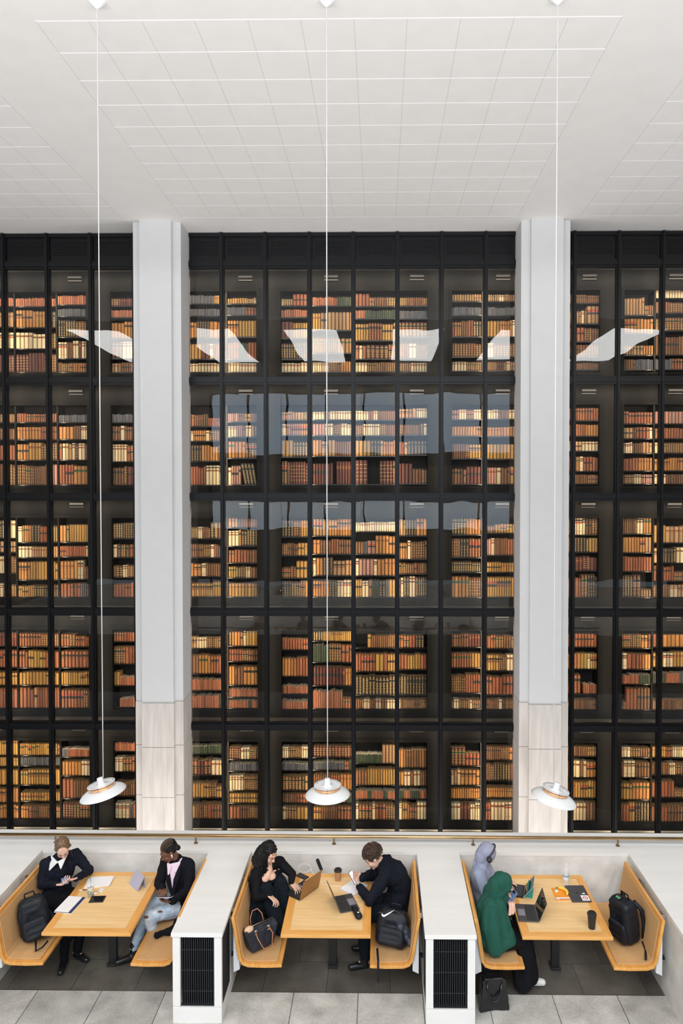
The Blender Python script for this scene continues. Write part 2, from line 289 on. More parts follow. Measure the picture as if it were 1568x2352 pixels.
# ------------------------------------------------------------------ bookcases
M['lamphouse']=mat('grey_lamp_housing',(.028,.028,.03),.4)
ROWS={'A':{1:[(9.24,0.184,'R1'),(8.788,0.352,'b3_t2'),(8.328,0.339,'m1_c1'),(7.813,0.393,'m1')],2:[(6.712,0.191,'b1'),(6.345,0.258,'b1'),(5.895,0.354,'r1'),(5.349,0.464,'b1')],3:[(4.192,0.383,'k4_c2'),(3.883,0.237,'t1'),(3.418,0.368,'c5_b1'),(2.901,0.283,'c4_b2')],4:[(1.814,0.294,'m1'),(1.35,0.383,'r1'),(0.957,0.285,'y1'),(0.45,0.432,'r1')],5:[(-0.595,0.378,'y1'),(-0.841,0.19,'y1'),(-1.253,0.329,'y1'),(-1.648,0.313,'o1'),(-2.001,0.303,'o1')]},'B':{1:[(9.233,0.194,'R1'),(8.779,0.373,'o5_y3_k2'),(8.321,0.344,'c85_b15'),(7.812,0.414,'m7_b3')],2:[(6.722,0.194,'r1'),(6.344,0.286,'o6_r4'),(5.895,0.381,'o3_y3_b4'),(5.354,0.445,'b7_p3')],3:[(4.102,0.366,'c1_o2_k2_r2_c1_k1'),(3.77,0.244,'c35_t65'),(3.276,0.397,'o3_y7'),(2.899,0.254,'y4_k6')],4:[(1.806,0.288,'r5_b4'),(1.339,0.379,'r2_y4_r3'),(0.96,0.284,'y1'),(0.452,0.449,'r4_t1_r6')],5:[(-0.592,0.257,'y7_b2'),(-0.822,0.174,'g1'),(-1.25,0.33,'y1'),(-1.612,0.188,'y1'),(-1.998,0.287,'o2_r1_b7')]},'C':{1:[(9.27,0.203,'R1'),(9.022,0.176,'g1'),(8.568,0.365,'k6_b4'),(8.108,0.379,'c3_b2_c2_m1_c2'),(7.81,0.208,'b5_o5')],2:[(6.721,0.166,'g1'),(6.349,0.294,'o4_b2_c2'),(5.902,0.365,'r1_c2_o1_c1_m1_c2_b1'),(5.363,0.436,'r5_o5')],3:[(4.106,0.379,'o2_k1_y6'),(3.788,0.234,'r8_c1'),(3.294,0.403,'o6_c2_b2/.7'),(2.901,0.309,'R0_r7_g2_r1')],4:[(1.812,0.268,'r3_b2_r5/.8'),(1.345,0.376,'r1'),(0.963,0.291,'y1'),(0.456,0.422,'r7_b2')],5:[(-0.626,0.17,'g2_R8'),(-1.041,0.323,'o6_c3'),(-1.547,0.418,'r4_b6'),(-1.992,0.33,'m4_e0_b6')]},'D':{1:[(9.237,0.165,'m1'),(8.994,0.165,'R1'),(8.541,0.362,'o1'),(8.105,0.365,'m3_c3_b2'),(7.805,0.211,'t3_b3_p3')],2:[(6.72,0.179,'g1'),(6.329,0.313,'b2_c1_b4'),(5.867,0.367,'c4_r1_b1_c2'),(5.355,0.416,'b5_m3_r2')],3:[(4.182,0.359,'b1_k8'),(3.773,0.276,'c1_k1_b1_k1_r3'),(3.335,0.276,'b2_c1_b3'),(2.903,0.309,'r1')],4:[(1.926,0.206,'r1'),(1.431,0.375,'b4_r6'),(0.957,0.196,'y2/1.5_R8'),(0.483,0.196,'e2_R8')],5:[(-0.493,0.197,'R1'),(-0.943,0.322,'c3_b3_r4'),(-1.485,0.296,'b1'),(-1.985,0.319,'c4_g1_r3')]},'E':{1:[(9.279,0.194,'g7_y3'),(9.019,0.156,'g1'),(8.544,0.359,'o3_k3_o4'),(8.084,0.351,'y4_m2_c1_b3'),(7.808,0.19,'b1_c9')],2:[(6.629,0.269,'r2_b2_k1_r4/.7'),(6.311,0.235,'c2_o3_c1_b4'),(5.874,0.345,'k4_o4_b2'),(5.355,0.419,'R0_r5_c5')],3:[(4.187,0.349,'k3/.7_c1/.7_b2/.7_k2_r2'),(3.775,0.282,'c1_b5_c1_r1_g2'),(3.361,0.278,'o3_c1_b4'),(2.916,0.318,'r1_y6')],4:[(1.785,0.244,'t2_c2_b4'),(1.225,0.423,'b3_o3_r4'),(0.859,0.245,'R1'),(0.467,0.285,'n1_R7_n2')],5:[(-0.54,0.18,'n1'),(-1.015,0.334,'m6_c4'),(-1.514,0.308,'y6_b2_y3/.8'),(-1.974,0.302,'y2_b3_r1_b4')]},'F':{1:[(9.279,0.119,'y6_b2_c1'),(9.035,0.171,'g6_r4'),(8.563,0.376,'o4_y6'),(8.082,0.364,'b2_r2_n3_r3'),(7.806,0.198,'c1')],2:[(6.728,0.182,'p3_b2_y2_b2'),(6.401,0.248,'c3_p2_k1_c2_b2'),(5.939,0.358,'o6_b4'),(5.361,0.492,'c1/.8_p3/.85_e1_k4')],3:[(4.433,0.2,'t3_g1_b5'),(4.026,0.355,'c4_o1_k6'),(3.657,0.281,'r5_b3'),(3.33,0.246,'y3_k2_b2_c2_b3'),(2.912,0.314,'y1')],4:[(1.836,0.335,'k1_o4_c1_y4'),(1.498,0.26,'r4_b5'),(0.977,0.413,'o2_b3_o5'),(0.716,0.186,'R1'),(0.471,0.17,'R6_n1_R2')],5:[(-0.66,0.255,'m4_c3_b3'),(-0.919,0.177,'g1'),(-1.349,0.338,'c5_b5'),(-1.624,0.21,'y1'),(-1.979,0.286,'r3_b5')]},'G':{1:[(9.234,0.272,'c1/.55_b3/.55_r6'),(8.985,0.171,'R1'),(8.534,0.35,'m4_y6'),(8.08,0.363,'k1'),(7.804,0.198,'c1')],2:[(6.766,0.182,'p3_t3_b2'),(6.432,0.25,'c1_p3_o2'),(5.962,0.36,'y4_k6'),(5.368,0.51,'b3_m7')],3:[(4.23,0.356,'k5_b3_y4'),(3.82,0.265,'b5_y4'),(3.325,0.405,'b3/.6_r1/.6_b1/.6_y5'),(2.911,0.359,'k5_b3_o2')],4:[(1.758,0.244,'r1'),(1.173,0.407,'o5_r5'),(0.792,0.179,'R1'),(0.449,0.186,'R1')],5:[(-0.629,0.246,'c2_b4_c2_b1'),(-0.9,0.157,'g1'),(-1.342,0.321,'b6_k1_y2'),(-1.618,0.194,'b4_r4'),(-1.989,0.286,'c1_b3_y4')]},'H':{1:[(9.231,0.187,'R6_n4'),(8.7,0.389,'y2_t8'),(8.208,0.337,'b6_t4'),(7.803,0.249,'c4/.8_b3_o3/.9')],2:[(6.775,0.177,'c2_b1_c4'),(6.431,0.25,'p3_c2_b2_c3'),(5.982,0.345,'o2_t3_b4'),(5.368,0.497,'m6_e1_m5')],3:[(4.247,0.365,'t4_o6'),(3.853,0.32,'o2_b3_r2_b4'),(3.385,0.394,'c1_o2_k3_t6/.85'),(2.915,0.373,'o4_k2_c4')],4:[(1.949,0.211,'k2_y6'),(1.485,0.415,'n4_b3_R0_r3'),(0.974,0.407,'m8_o2'),(0.469,0.407,'R8/.97_r3/.55')],5:[(-0.608,0.235,'m1'),(-0.886,0.18,'g7_r1_n1'),(-1.328,0.36,'b6_o3'),(-1.606,0.186,'n3_r5_n2'),(-1.984,0.296,'y2_b4_r4')]},'I':{1:[(9.215,0.272,'r35_b65/.7'),(8.954,0.184,'R25_n75'),(8.477,0.381,'y3_r3_y3'),(8.081,0.313,'r1_c1_r1_m6_b2'),(7.803,0.208,'c3_b7')],2:[(6.763,0.195,'c3_r1_c1_b4'),(6.43,0.242,'b2_c4_b4'),(5.981,0.339,'y5_k3_t1_o4'),(5.368,0.522,'m3_e3_m4')],3:[(4.345,0.203,'c1'),(3.855,0.393,'b2/.7_g1/.7_p2/.7_o5'),(3.386,0.369,'c1_p4_c1_o5'),(2.917,0.372,'y2_c2_r1_n2_k2_g1_y2')],4:[(1.806,0.285,'e3_y1_b6'),(1.286,0.406,'r5_y2_r1_y2'),(0.766,0.423,'k1'),(0.466,0.202,'b3_c2_b2_c2_b2_c3')],5:[(-0.734,0.408,'n6/.48_t3'),(-1.218,0.347,'b3_y7'),(-1.526,0.187,'R3_n1_R3_n1_R2'),(-1.978,0.344,'c1_b4_c1_r3_b3')]},'J':{1:[(9.22,0.181,'b1'),(8.951,0.176,'g1'),(8.553,0.316,'m1'),(8.1,0.31,'b3_c2_b3'),(7.806,0.203,'b4_c5')],2:[(6.809,0.205,'t5_c3'),(6.437,0.247,'b6_k1_c1'),(6.007,0.3,'r2_o1_k6'),(5.381,0.475,'m5_b5/.72')],3:[(4.256,0.37,'t3_k4_o4'),(3.743,0.409,'o3/.85_c1_b5'),(3.42,0.242,'o1_b4_r1_b3'),(2.919,0.443,'r1_c1_k2_c2_b1_k3')],4:[(1.808,0.269,'r2_b2_r2_k3_e1'),(1.331,0.331,'r3_y4_r2'),(0.779,0.412,'k1'),(0.47,0.201,'c1_b8')],5:[(-0.828,0.398,'o2_b8'),(-1.227,0.311,'o2_c2_b1_c2_b2'),(-1.514,0.179,'n2_R2_n3_R2'),(-1.973,0.367,'c2_y2_r1_b3/.85_c4')]},'K':{1:[(9.31,0.157,'b1'),(9.02,0.176,'g1'),(8.555,0.352,'r2_b4_r2_k3'),(8.118,0.316,'b1'),(7.822,0.192,'c5_b5')],2:[(6.774,0.208,'p2_c2_b2_c2'),(6.418,0.218,'o1'),(5.928,0.326,'b6_y4'),(5.373,0.399,'b5/.85_m5')],3:[(4.273,0.37,'k5_o5'),(3.783,0.403,'b3_k3_r4'),(3.461,0.225,'k1'),(2.912,0.458,'o6_b4')],4:[(1.828,0.291,'b6_m4'),(1.374,0.324,'r7_y3'),(0.822,0.406,'b5_r5'),(0.474,0.195,'b1_c2_b4_c1_b3')],5:[(-0.78,0.392,'m5_r5/.7'),(-1.207,0.326,'c1_b1_c1_o6'),(-1.508,0.219,'o1'),(-1.972,0.366,'c3_m3_c3')]},'L':{1:[(9.312,0.153,'b3_c1_b3_c1'),(9.013,0.181,'g1'),(8.553,0.362,'y4_o3_c1_r2'),(8.116,0.303,'c2_b6'),(7.821,0.197,'b3_m2_c1_b3')],2:[(6.781,0.2,'c3_b2_c3'),(6.404,0.213,'o1'),(5.915,0.325,'y1'),(5.373,0.386,'p3_c1_b2_y3')],3:[(4.315,0.187,'b3/.8_y7'),(3.832,0.364,'p2_c1_b3_r4'),(3.462,0.209,'c1_y9'),(2.92,0.452,'y1')],4:[(1.798,0.285,'r3_b5_r1'),(1.312,0.34,'y4_b2_c4'),(0.786,0.412,'r1'),(0.468,0.204,'b4_c1_b5')],5:[(-0.649,0.281,'b6_o3'),(-1.102,0.375,'b3_k4_r3'),(-1.477,0.202,'o1'),(-1.977,0.392,'r2_c7')]},'M':{1:[(9.268,0.181,'b1'),(8.83,0.38,'b4/.72_c1/.72_b1/.72_t4'),(8.444,0.306,'r1_b1'),(8.119,0.267,'b1'),(7.845,0.141,'b1')],2:[(6.745,0.281,'r1'),(6.411,0.254,'r5_o4'),(6.09,0.219,'c2_t2_c5'),(5.653,0.324,'r1_o2_c1_r4'),(5.38,0.201,'b1')],3:[(4.275,0.369,'b1_c6_b5'),(3.899,0.312,'b2_k5_y3'),(3.497,0.306,'m1'),(2.917,0.5,'r4/.9_b2_k3')],4:[(1.836,0.29,'r1_c1_r6'),(1.357,0.333,'y1_c1_r1_y3_c1_y2'),(0.816,0.405,'r5_e1_R5/.5'),(0.469,0.211,'b1')],5:[(-0.564,0.218,'b1'),(-1.02,0.352,'c4_b1_c1_o3'),(-1.476,0.374,'o2_y5'),(-1.972,0.398,'k2_c4_b3')]},'N':{1:[(9.007,0.38,'t7_b3/.6'),(8.622,0.306,'o1'),(8.149,0.207,'b3_t3_o3'),(7.837,0.232,'b4_g6')],2:[(6.677,0.273,'r1'),(6.357,0.248,'t3_b1_r4_c1'),(6.041,0.235,'c3_b3_t3'),(5.661,0.281,'r3_o4'),(5.38,0.206,'b3_c2_p3')],3:[(4.295,0.36,'b5_c2_o3'),(3.891,0.331,'y2_o5_t2'),(3.483,0.331,'r1'),(2.919,0.506,'b1_k3_m3_b4/.35')],4:[(1.813,0.307,'b6_o2_b1'),(1.354,0.34,'c2_r3_r3_y2'),(1.031,0.203,'R6_n4'),(0.464,0.469,'b2/.4_r4_b5')],5:[(-0.575,0.211,'c3_b6'),(-1.014,0.348,'b1_c4_b5'),(-1.503,0.365,'y4_o6'),(-1.992,0.424,'r3_y2_k5')]},'O':{1:[(9.368,0.186,'c1'),(9.05,0.239,'b1'),(8.673,0.279,'b1'),(8.155,0.412,'b3_m1'),(7.841,0.234,'g4_r6')],2:[(6.676,0.273,'p1'),(6.356,0.227,'r1'),(6.041,0.23,'c1_b5'),(5.661,0.281,'o1'),(5.38,0.206,'c2_b5')],3:[(4.104,0.375,'y2_t3_o2'),(3.67,0.328,'t1_k4_c4'),(3.275,0.328,'r5_b5/.6'),(2.927,0.267,'b2_c1_t2')],4:[(1.841,0.274,'r1_o2_r1'),(1.405,0.323,'y2_c2_y4'),(1.049,0.227,'n3_R3_g3'),(0.467,0.204,'b1')],5:[(-0.572,0.228,'y2_r1_c3'),(-0.955,0.247,'b3_c1_b3'),(-1.45,0.342,'r5_b4/.4'),(-1.987,0.342,'r4_b6')]}}
COLK={'A':-9,'B':-8,'C':-7,'D':-6,'U':-5,'E':-4,'F':-3,'G':-2,'H':-1,'I':0,'J':1,'K':2,'L':3,'V':4,'M':5,'N':6,'O':7}
ROWS['U']=ROWS['E']; ROWS['V']=ROWS['M']
XK=lambda k:-.565+.9235*k
CASES=[(-10,-6),(-6,-2),(-2,2),(2,6),(6,10)]
TIER=['top','second','third','fourth','lowest']
PLACE=['left edge of the glass wall','just left of and behind the left pillar','middle of the centre bay','right end of the centre bay behind the right pillar','right edge of the glass wall']
for ci,(k0,k1) in enumerate(CASES):
    X0=XK(k0)+.26; X1=XK(k1)-.26
    if ci==0: X0=-9.0
    if ci==4: X1=7.5
    L0=XK(k0) if ci else -9.2; L1=XK(k1) if ci<4 else 7.6
    for t,zb in enumerate(LEV):
        c=MB(); zo=zb+.25; zt=zb+1.98
        c.box(L0,X0,15.26,15.62,zb+.06,zb+2.42); c.box(X1,L1,15.26,15.62,zb+.06,zb+2.42); c.box(X0,X1,15.26,15.62,zt,zb+2.42); c.box(X0,X1,15.26,15.62,zb+.06,zo-.02)
        root=c.build('bookcase','case',base=((X0+X1)/2,15.4,zb+.06))
        tag(root,f"dark lacquered bookcase, {TIER[t]} tier, {['at the far left edge','spanning behind the left pillar','in the middle of the centre bay','spanning behind the right pillar','at the far right edge'][ci]}",'bookcase','bookcases inside the glass tower')
        fr=MB(); e=.055
        for (a,b,c0,d) in ((X0-e,X1+e,zt,zt+e),(X0-e,X1+e,zo-.02-e,zo-.02),(X0-e,X0,zo-.02,zt),(X1,X1+e,zo-.02,zt)): fr.box(a,b,15.225,15.26,c0,d)
        for (a,b,c0,d) in ((X0-e-.025,X1+e+.025,zt+e,zt+e+.025),(X0-e-.025,X0-e,zo-.1,zt+e),(X1+e,X1+e+.025,zo-.1,zt+e)): fr.box(a,b,15.245,15.26,c0,d)
        fr.build('opening_frame','case',root)
        for k in range(k0+1,k1):
            x=XK(k)
            if X0+.05<x<X1-.05: MB().box(x-.016,x+.016,15.27,15.62,zo-.02,zt).build('upright','shelf',root)
        MB().box(X0,X1,15.62,15.64,zo-.02,zt).build('back_panel','inner',root)
        for k in range(k0,k1):
            if k%2==0: continue
            x=XK(k)+.43; z=zb+2.235
            q=MB(); q.box(x-.15,x+.15,15.20,15.255,z+.03,z+.075); q.box(x-.15,x+.15,15.225,15.255,z-.03,z-.01); q.build('light_fitting','lamphouse',root)
        for cn,k in COLK.items():
            if not(k0<=k<k1): continue
            a=max(X0,XK(k)+.016); b=min(X1,XK(k+1)-.016)
            for (z,h,sp) in ROWS[cn][t+1]: MB().box(a,b,15.272,15.62,z-.022,z).build('shelf','shelf',root)
# ------------------------------------------------------------------ books
PAL={'r':(.30,.095,.042),'R':(.45,.16,.08),'o':(.46,.20,.055),'t':(.42,.235,.11),'b':(.20,.09,.04),'c':(.72,.56,.34),'k':(.075,.05,.03),
     'y':(.44,.235,.06),'m':(.13,.038,.028),'g':(.13,.13,.145),'n':(.06,.08,.045),'p':(.42,.21,.16)}
WID={'r':.066,'R':.034,'o':.068,'t':.078,'b':.056,'c':.074,'k':.064,'y':.064,'m':.074,'g':.032,'n':.034,'p':.066}
CN={'r':'red-brown leather','R':'thin coral red','o':'orange-tan leather','t':'light tan leather','b':'brown leather','c':'cream vellum','k':'dark gilt-tooled','y':'golden tan','m':'maroon leather','g':'thin grey cloth','n':'thin dark green','p':'pinkish leather'}
GOLD=(.62,.42,.16); BLK=(.03,.03,.03); RED=(.42,.07,.04); BRN=(.26,.10,.04); GRN=(.05,.10,.04)
def book(mb_v,mb_f,mb_c,x,z,w,h,code,rnd,tilt=0,style=0):
    """one book standing on z with its rounded spine towards -y; colour per face"""
    base=PAL[code]; j=1+rnd.uniform(-.30,.22); jj=[1+rnd.uniform(-.06,.06) for _ in range(3)]
    base=tuple(min(1,c*j*q) for c,q in zip(base,jj))
    y0=15.275+rnd.uniform(0,.018); hw=w/2-.0012; bul=min(.014,w*.22)
    xs=[-hw,-hw*.72,-hw*.25,hw*.25,hw*.72,hw]; ys=[bul,bul*.35,0,0,bul*.35,bul]
    # horizontal divisions: (v, colour, centre colour, push)
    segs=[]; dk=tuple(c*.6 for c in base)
    if code in 'Rgn': segs=[(0,1,base,base,0)]
    elif code=='c':
        if style%3==0: segs=[(0,.70,base,base,0),(.70,.78,BRN,BRN,0),(.78,.86,base,base,0),(.86,.93,BRN if style%2 else BLK,BRN if style%2 else BLK,0),(.93,1,base,base,0)]
        elif style%3==1: segs=[(0,.72,base,base,0),(.72,.84,BRN,BRN,0),(.84,1,base,base,0)]
        else: segs=[(0,.18,base,base,0),(.18,.22,dk,dk,0),(.22,.66,base,base,0),(.66,.76,RED if style%2 else BRN,RED if style%2 else BRN,0),(.76,.80,base,base,0),(.80,.88,BLK,BLK,0),(.88,1,base,base,0)]
    else:
        nb=5 if h>.25 else 4; e=.011/h
        lab1=[None,RED,BLK,None,BRN,GRN,None,None,BRN,BLK,None,None][style%12]; lab2=[None,BLK,None,None,None,None,BLK,None,None,BRN,None,None][style%12]
        if code=='k': lab1=lab1 and BLK; lab2=None
        vs=[.03+(.94)*i/(nb+1) for i in range(nb+2)]; prev=0
        rib=GOLD if code in 'kmb' and style%2 else tuple(c*1.25 for c in base); 
        for i in range(nb+1):
            a=vs[i]; bnd=vs[i+1]
            segs.append((prev,a+e*.4,rib if i else dk,rib if i else dk,.003 if i else 0)); 
            body=base; cen=base
            if i==nb-1 and lab1: body=cen=lab1
            elif i==nb-2 and lab2: body=cen=lab2
            elif code in 'k': cen=GOLD if style%2 else (.45,.30,.12)
            elif (style%4==1 and code in 'yrbm'): cen=tuple(.5*c+.5*g_ for c,g_ in zip(base,GOLD))
            if cen!=body:
                q=(bnd-a)*.28
                segs+=[(a+e*.4,a+q,body,body,0),(a+q,bnd-q,body,cen,0),(bnd-q,bnd-e*.4,body,body,0)]
            else: segs.append((a+e*.4,bnd-e*.4,body,cen,0))
            prev=bnd-e*.4
        segs.append((prev,1,dk,dk,0))
    ct,st=math.cos(tilt),math.sin(tilt)
    def P(a,y,v): hh=v*h; return (x+a*ct+hh*st, y, z-a*st*0+hh*ct)
    for (v0,v1,cs,cc,push) in segs:
        if v1<=v0: continue
        o=len(mb_v)
        for v in (v0,v1):
            for a,y in zip(xs,ys): mb_v.append(P(a,y0+y-push,v))
        for i in range(5): mb_f.append((o+i,o+i+1,o+7+i,o+6+i)); mb_c.append(cc if i==2 else cs if i in (1,3) else tuple(.45*q for q in cs))  # outer spine faces darkened: shade between neighbouring books put into the colour
    D=.20+rnd.uniform(-.02,.02)
    o=len(mb_v)
    for v in (0,1):
        for a,y in ((-hw,bul),(hw,bul),(hw,D),(-hw,D)): mb_v.append(P(a,y0+y,v))
    mb_f.append((o+1,o+2,o+6,o+5)); mb_c.append(base); mb_f.append((o+3,o,o+4,o+7)); mb_c.append(base); mb_f.append((o+2,o+3,o+7,o+6)); mb_c.append(base); mb_f.append((o,o+3,o+2,o+1)); mb_c.append(base)
    top=(.55,.47,.35) if code in 'Rgncp' else (.30,.20,.11)
    mb_f.append((o+4,o+5,o+6,o+7)); mb_c.append(top)
    o=len(mb_v)                       # head cap of the spine
    for a,y in zip(xs,ys): mb_v.append(P(a,y0+y,1))
    mb_f.append((o,o+1,o+2,o+3,o+4,o+5)); mb_c.append(base)
def book_obj(name,v,f,c,base):
    me=bpy.data.meshes.new(name); me.from_pydata([(a[0]-base[0],a[1]-base[1],a[2]-base[2]) for a in v],[],f); me.update()
    at=me.color_attributes.new('bind','FLOAT_COLOR','CORNER'); buf=[]
    for p,cc in zip(me.polygons,c): buf+=list((*cc,1.0))*p.loop_total
    at.data.foreach_set('color',buf); me.materials.append(M['book'])
    o=bpy.data.objects.new(name,me); COL.objects.link(o); o.location=base; return o
BK=[]
for cn,k in COLK.items():
    k0,k1=[c for c in CASES if c[0]<=k<c[1]][0]
    X0=XK(k0)+.26; X1=XK(k1)-.26
    a=max(X0,XK(k)+.02)+.004; b=min(X1,XK(k+1)-.02)-.004
    for t in range(5):
        rows=ROWS[cn][t+1]
        for si,(z,h,sp) in enumerate(rows):
            rnd=random.Random(f'{cn}{t}{si}')
            toks=[]; 
            for tk in sp.split('_'):
                hs=1.0
                if '/' in tk: tk,q=tk.split('/'); hs=float(q)
                toks.append((tk[0],float(tk[1:]),hs))
            tot=sum(q[1] for q in toks) or 1; x=a; idx=0
            for code,fr_,hs in toks:
                if fr_==0: continue
                xe=min(b,x+(b-a)*fr_/tot)
                if code=='e': x=xe; continue
                wv=WID[code]*(.8+.4*rnd.random())*(1.0 if h*hs>.26 else .8 if code not in 'Rgn' else 1); n=max(1,round((xe-x)/wv)); w=(xe-x)/n
                st=rnd.randrange(12); tl=rnd.uniform(-.02,.02) if rnd.random()<.15 else 0
                left=n
                while left>0:
                    run=min(left,rnd.choice((2,3,4,6,9))); 
                    hv=1-rnd.random()*.10 if rnd.random()<.7 else 1
                    for q in range(run):
                        hh=h*hs*hv*(1-rnd.random()*(.10 if code in 'Rgn' else .03 if code in 'rb' else .008))
                        idx+=1; vis=1.0
                        BK.append(dict(cn=cn,t=t,s=si,i=idx,x=x+w/2,z=z+.0005,w=w*(.955 if code not in 'Rgn' else .88),h=hh,code=code,st=st,tilt=-.17 if (cn,t,si,code)==('F',1,3,'k') else tl if q==0 and run<3 else 0,seed=rnd.random(),ns=len(rows),tier=t))
                        x+=w
                    left-=run; st=rnd.randrange(12)
                x=xe
# which 300 show largest: area of the spine not covered by mullions or pillars from the photograph's viewpoint
def shown(bk):
    if bk['cn'] in 'UV': return 0
    f_=14.88/15.28; l=(bk['x']-bk['w']/2)*f_; r=(bk['x']+bk['w']/2)*f_
    for mx in MX:
        lo,hi=mx-.05,mx+.05; l2=max(l,lo); r2=min(r,hi)
        if r2>l2: return 0 if (r2-l2)>.4*(r-l) else (r-l-(r2-l2))*bk['h']
    for lo,hi in ((-5.0*14.88/14.27,-4.03),(2.831,3.81*14.88/14.27)):
        if r>lo and l<hi: return 0
    if l<-7.98 or r>6.35: return 0
    if bk['cn'] in 'AO' : return 0
    return (r-l)*bk['h']
BK.sort(key=lambda q:-shown(q))
COLN={c:i+1 for i,c in enumerate('ABCDEFGHIJKLMNO')}
def ordn(i): return str(i)+('th' if 10<=i%100<=20 else {1:'st',2:'nd',3:'rd'}.get(i%10,'th'))
V_,F_,C_=[],[],[]
for n,bk in enumerate(BK):
    args=(bk['x'],bk['z'],bk['w'],bk['h'],bk['code'])
    if n<300:
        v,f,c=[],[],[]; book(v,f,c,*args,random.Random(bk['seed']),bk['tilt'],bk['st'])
        o=book_obj('book',v,f,c,(bk['x'],15.38,bk['z']))
        tag(o,f"{CN[bk['code']]} book, {ordn(bk['i'])} from left on {ordn(bk['s']+1)} shelf down, {TIER[bk['t']]} tier, {ordn(COLN[bk['cn']])} glass column",'book','antique books on the tower shelves')
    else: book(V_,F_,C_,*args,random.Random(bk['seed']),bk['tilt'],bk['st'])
o=book_obj('smaller_books',V_,F_,C_,(0,15.38,-2)); tag(o,'remaining rows of old leather and cloth books behind the glass tower','books'); o['kind']='stuff'
print('BOOKS',len(BK))
# ------------------------------------------------------------------ booth stonework
PC=(-1.825,.70)
w=MB(); w.box(-6.5,6.5,8.46,8.93,-.3,.88); struct(w.build('wall_parapet','booth'))
struct(MB().box(-16,16,8.932,8.945,-.84,.87).build('wall_parapet_cladding','case'))
c=MB(); c.box(-6.5,6.5,8.455,8.705,.88,.92); c.box(-6.5,6.5,8.717,8.95,.88,.92); o=struct(c.build('trim_1','coping')); MB().box(-6.5,6.5,8.705,8.717,.88,.908).build('groove','groove',o)
for nm,x0,x1 in (('wall_booth_left',-6.5,-4.12),('wall_booth_right',3.0,6.5)):
    o=struct(MB().box(x0,x1,6.0,8.46,-.3,.88).build(nm,'booth')); MB().box(x0-.0,x1+.0,5.99,8.455,.88,.92).build('coping','coping',o)
for pi,(xc,lb) in enumerate(zip(PC,('between the left and middle booths','between the middle and right booths'))):
    x0,x1=xc-.245,xc+.245; xo=.172
    root=empty('booth_partition',(xc,6.9,0),f'low pale stone partition with black vent grilles, {lb}','partition','stone partitions between the booths')
    s=MB(); s.box(x0,x1,7.30,8.458,0,.875); s.box(x0,xc-xo,6.90,7.30,.16,.875); s.box(xc+xo,x1,6.90,7.30,.16,.875)
    s=MB(); s.box(x0,x1,7.30,8.458,0,.875); s.box(x0,x0+.075,6.90,6.945,.165,.875); s.box(x1-.075,x1,6.90,6.945,.165,.875); s.box(x0,x1,6.90,7.30,0,.16); s.box(x0+.01,x1-.01,7.28,7.30,.16,.875)
    s.build('stone_body','booth' if 0 else 'coping',root,bevel=.003)
    MB().box(x0-.012,x1+.012,6.885,8.458,.878,.92).build('coping_slab','coping',root,bevel=.003)
    v=MB().box(x0+.077,x1-.077,6.985,7.0,.165,.872).build('vent_grille','ventb',root,label='black front vent grille with vertical slats')
    g=MB()
    for i in range(15): x=x0+.092+(.49-.184)*i/14; g.box(x-.0035,x+.0035,6.93,6.975,.167,.872)
    g.build('slat','vent',v)
    g=MB()
    for z in (.30,.51,.72): g.box(x0+.08,x1-.08,6.936,6.942,z-.003,z+.003)
    g.box(x0+.077,x1-.077,6.92,6.985,.162,.17); g.build('cross_rod','vent',v)
    for sx in (-1,1):
        xx=x0 if sx<0 else x1
        vg=MB(); vg.box(min(xx,xx-sx*.02),max(xx,xx-sx*.02),6.947,7.28,.165,.872); vg.build('side_vent','ventb',root,label='black vent panel on the side of the partition')
# handrail
t=MB(); t.tube([(-6.6,8.62,1.02),(6.6,8.62,1.02)],.021,14); rail=t.build('handrail','brass',smooth=True,base=(0,8.62,.92)); tag(rail,'long polished brass handrail on short posts above the white parapet','handrail')
for x in (-5.78,-4.04,-2.29,-.572,1.15,2.93,4.68):
    p=MB(); p.tube([(x,8.63,.93),(x,8.62,1.01)],.011,10); p.lathe([(.024,0),(.024,.008),(.012,.016)],(x,8.63,.92),16,capb=True,capt=True); p.build('post','brassd',rail,smooth=False)
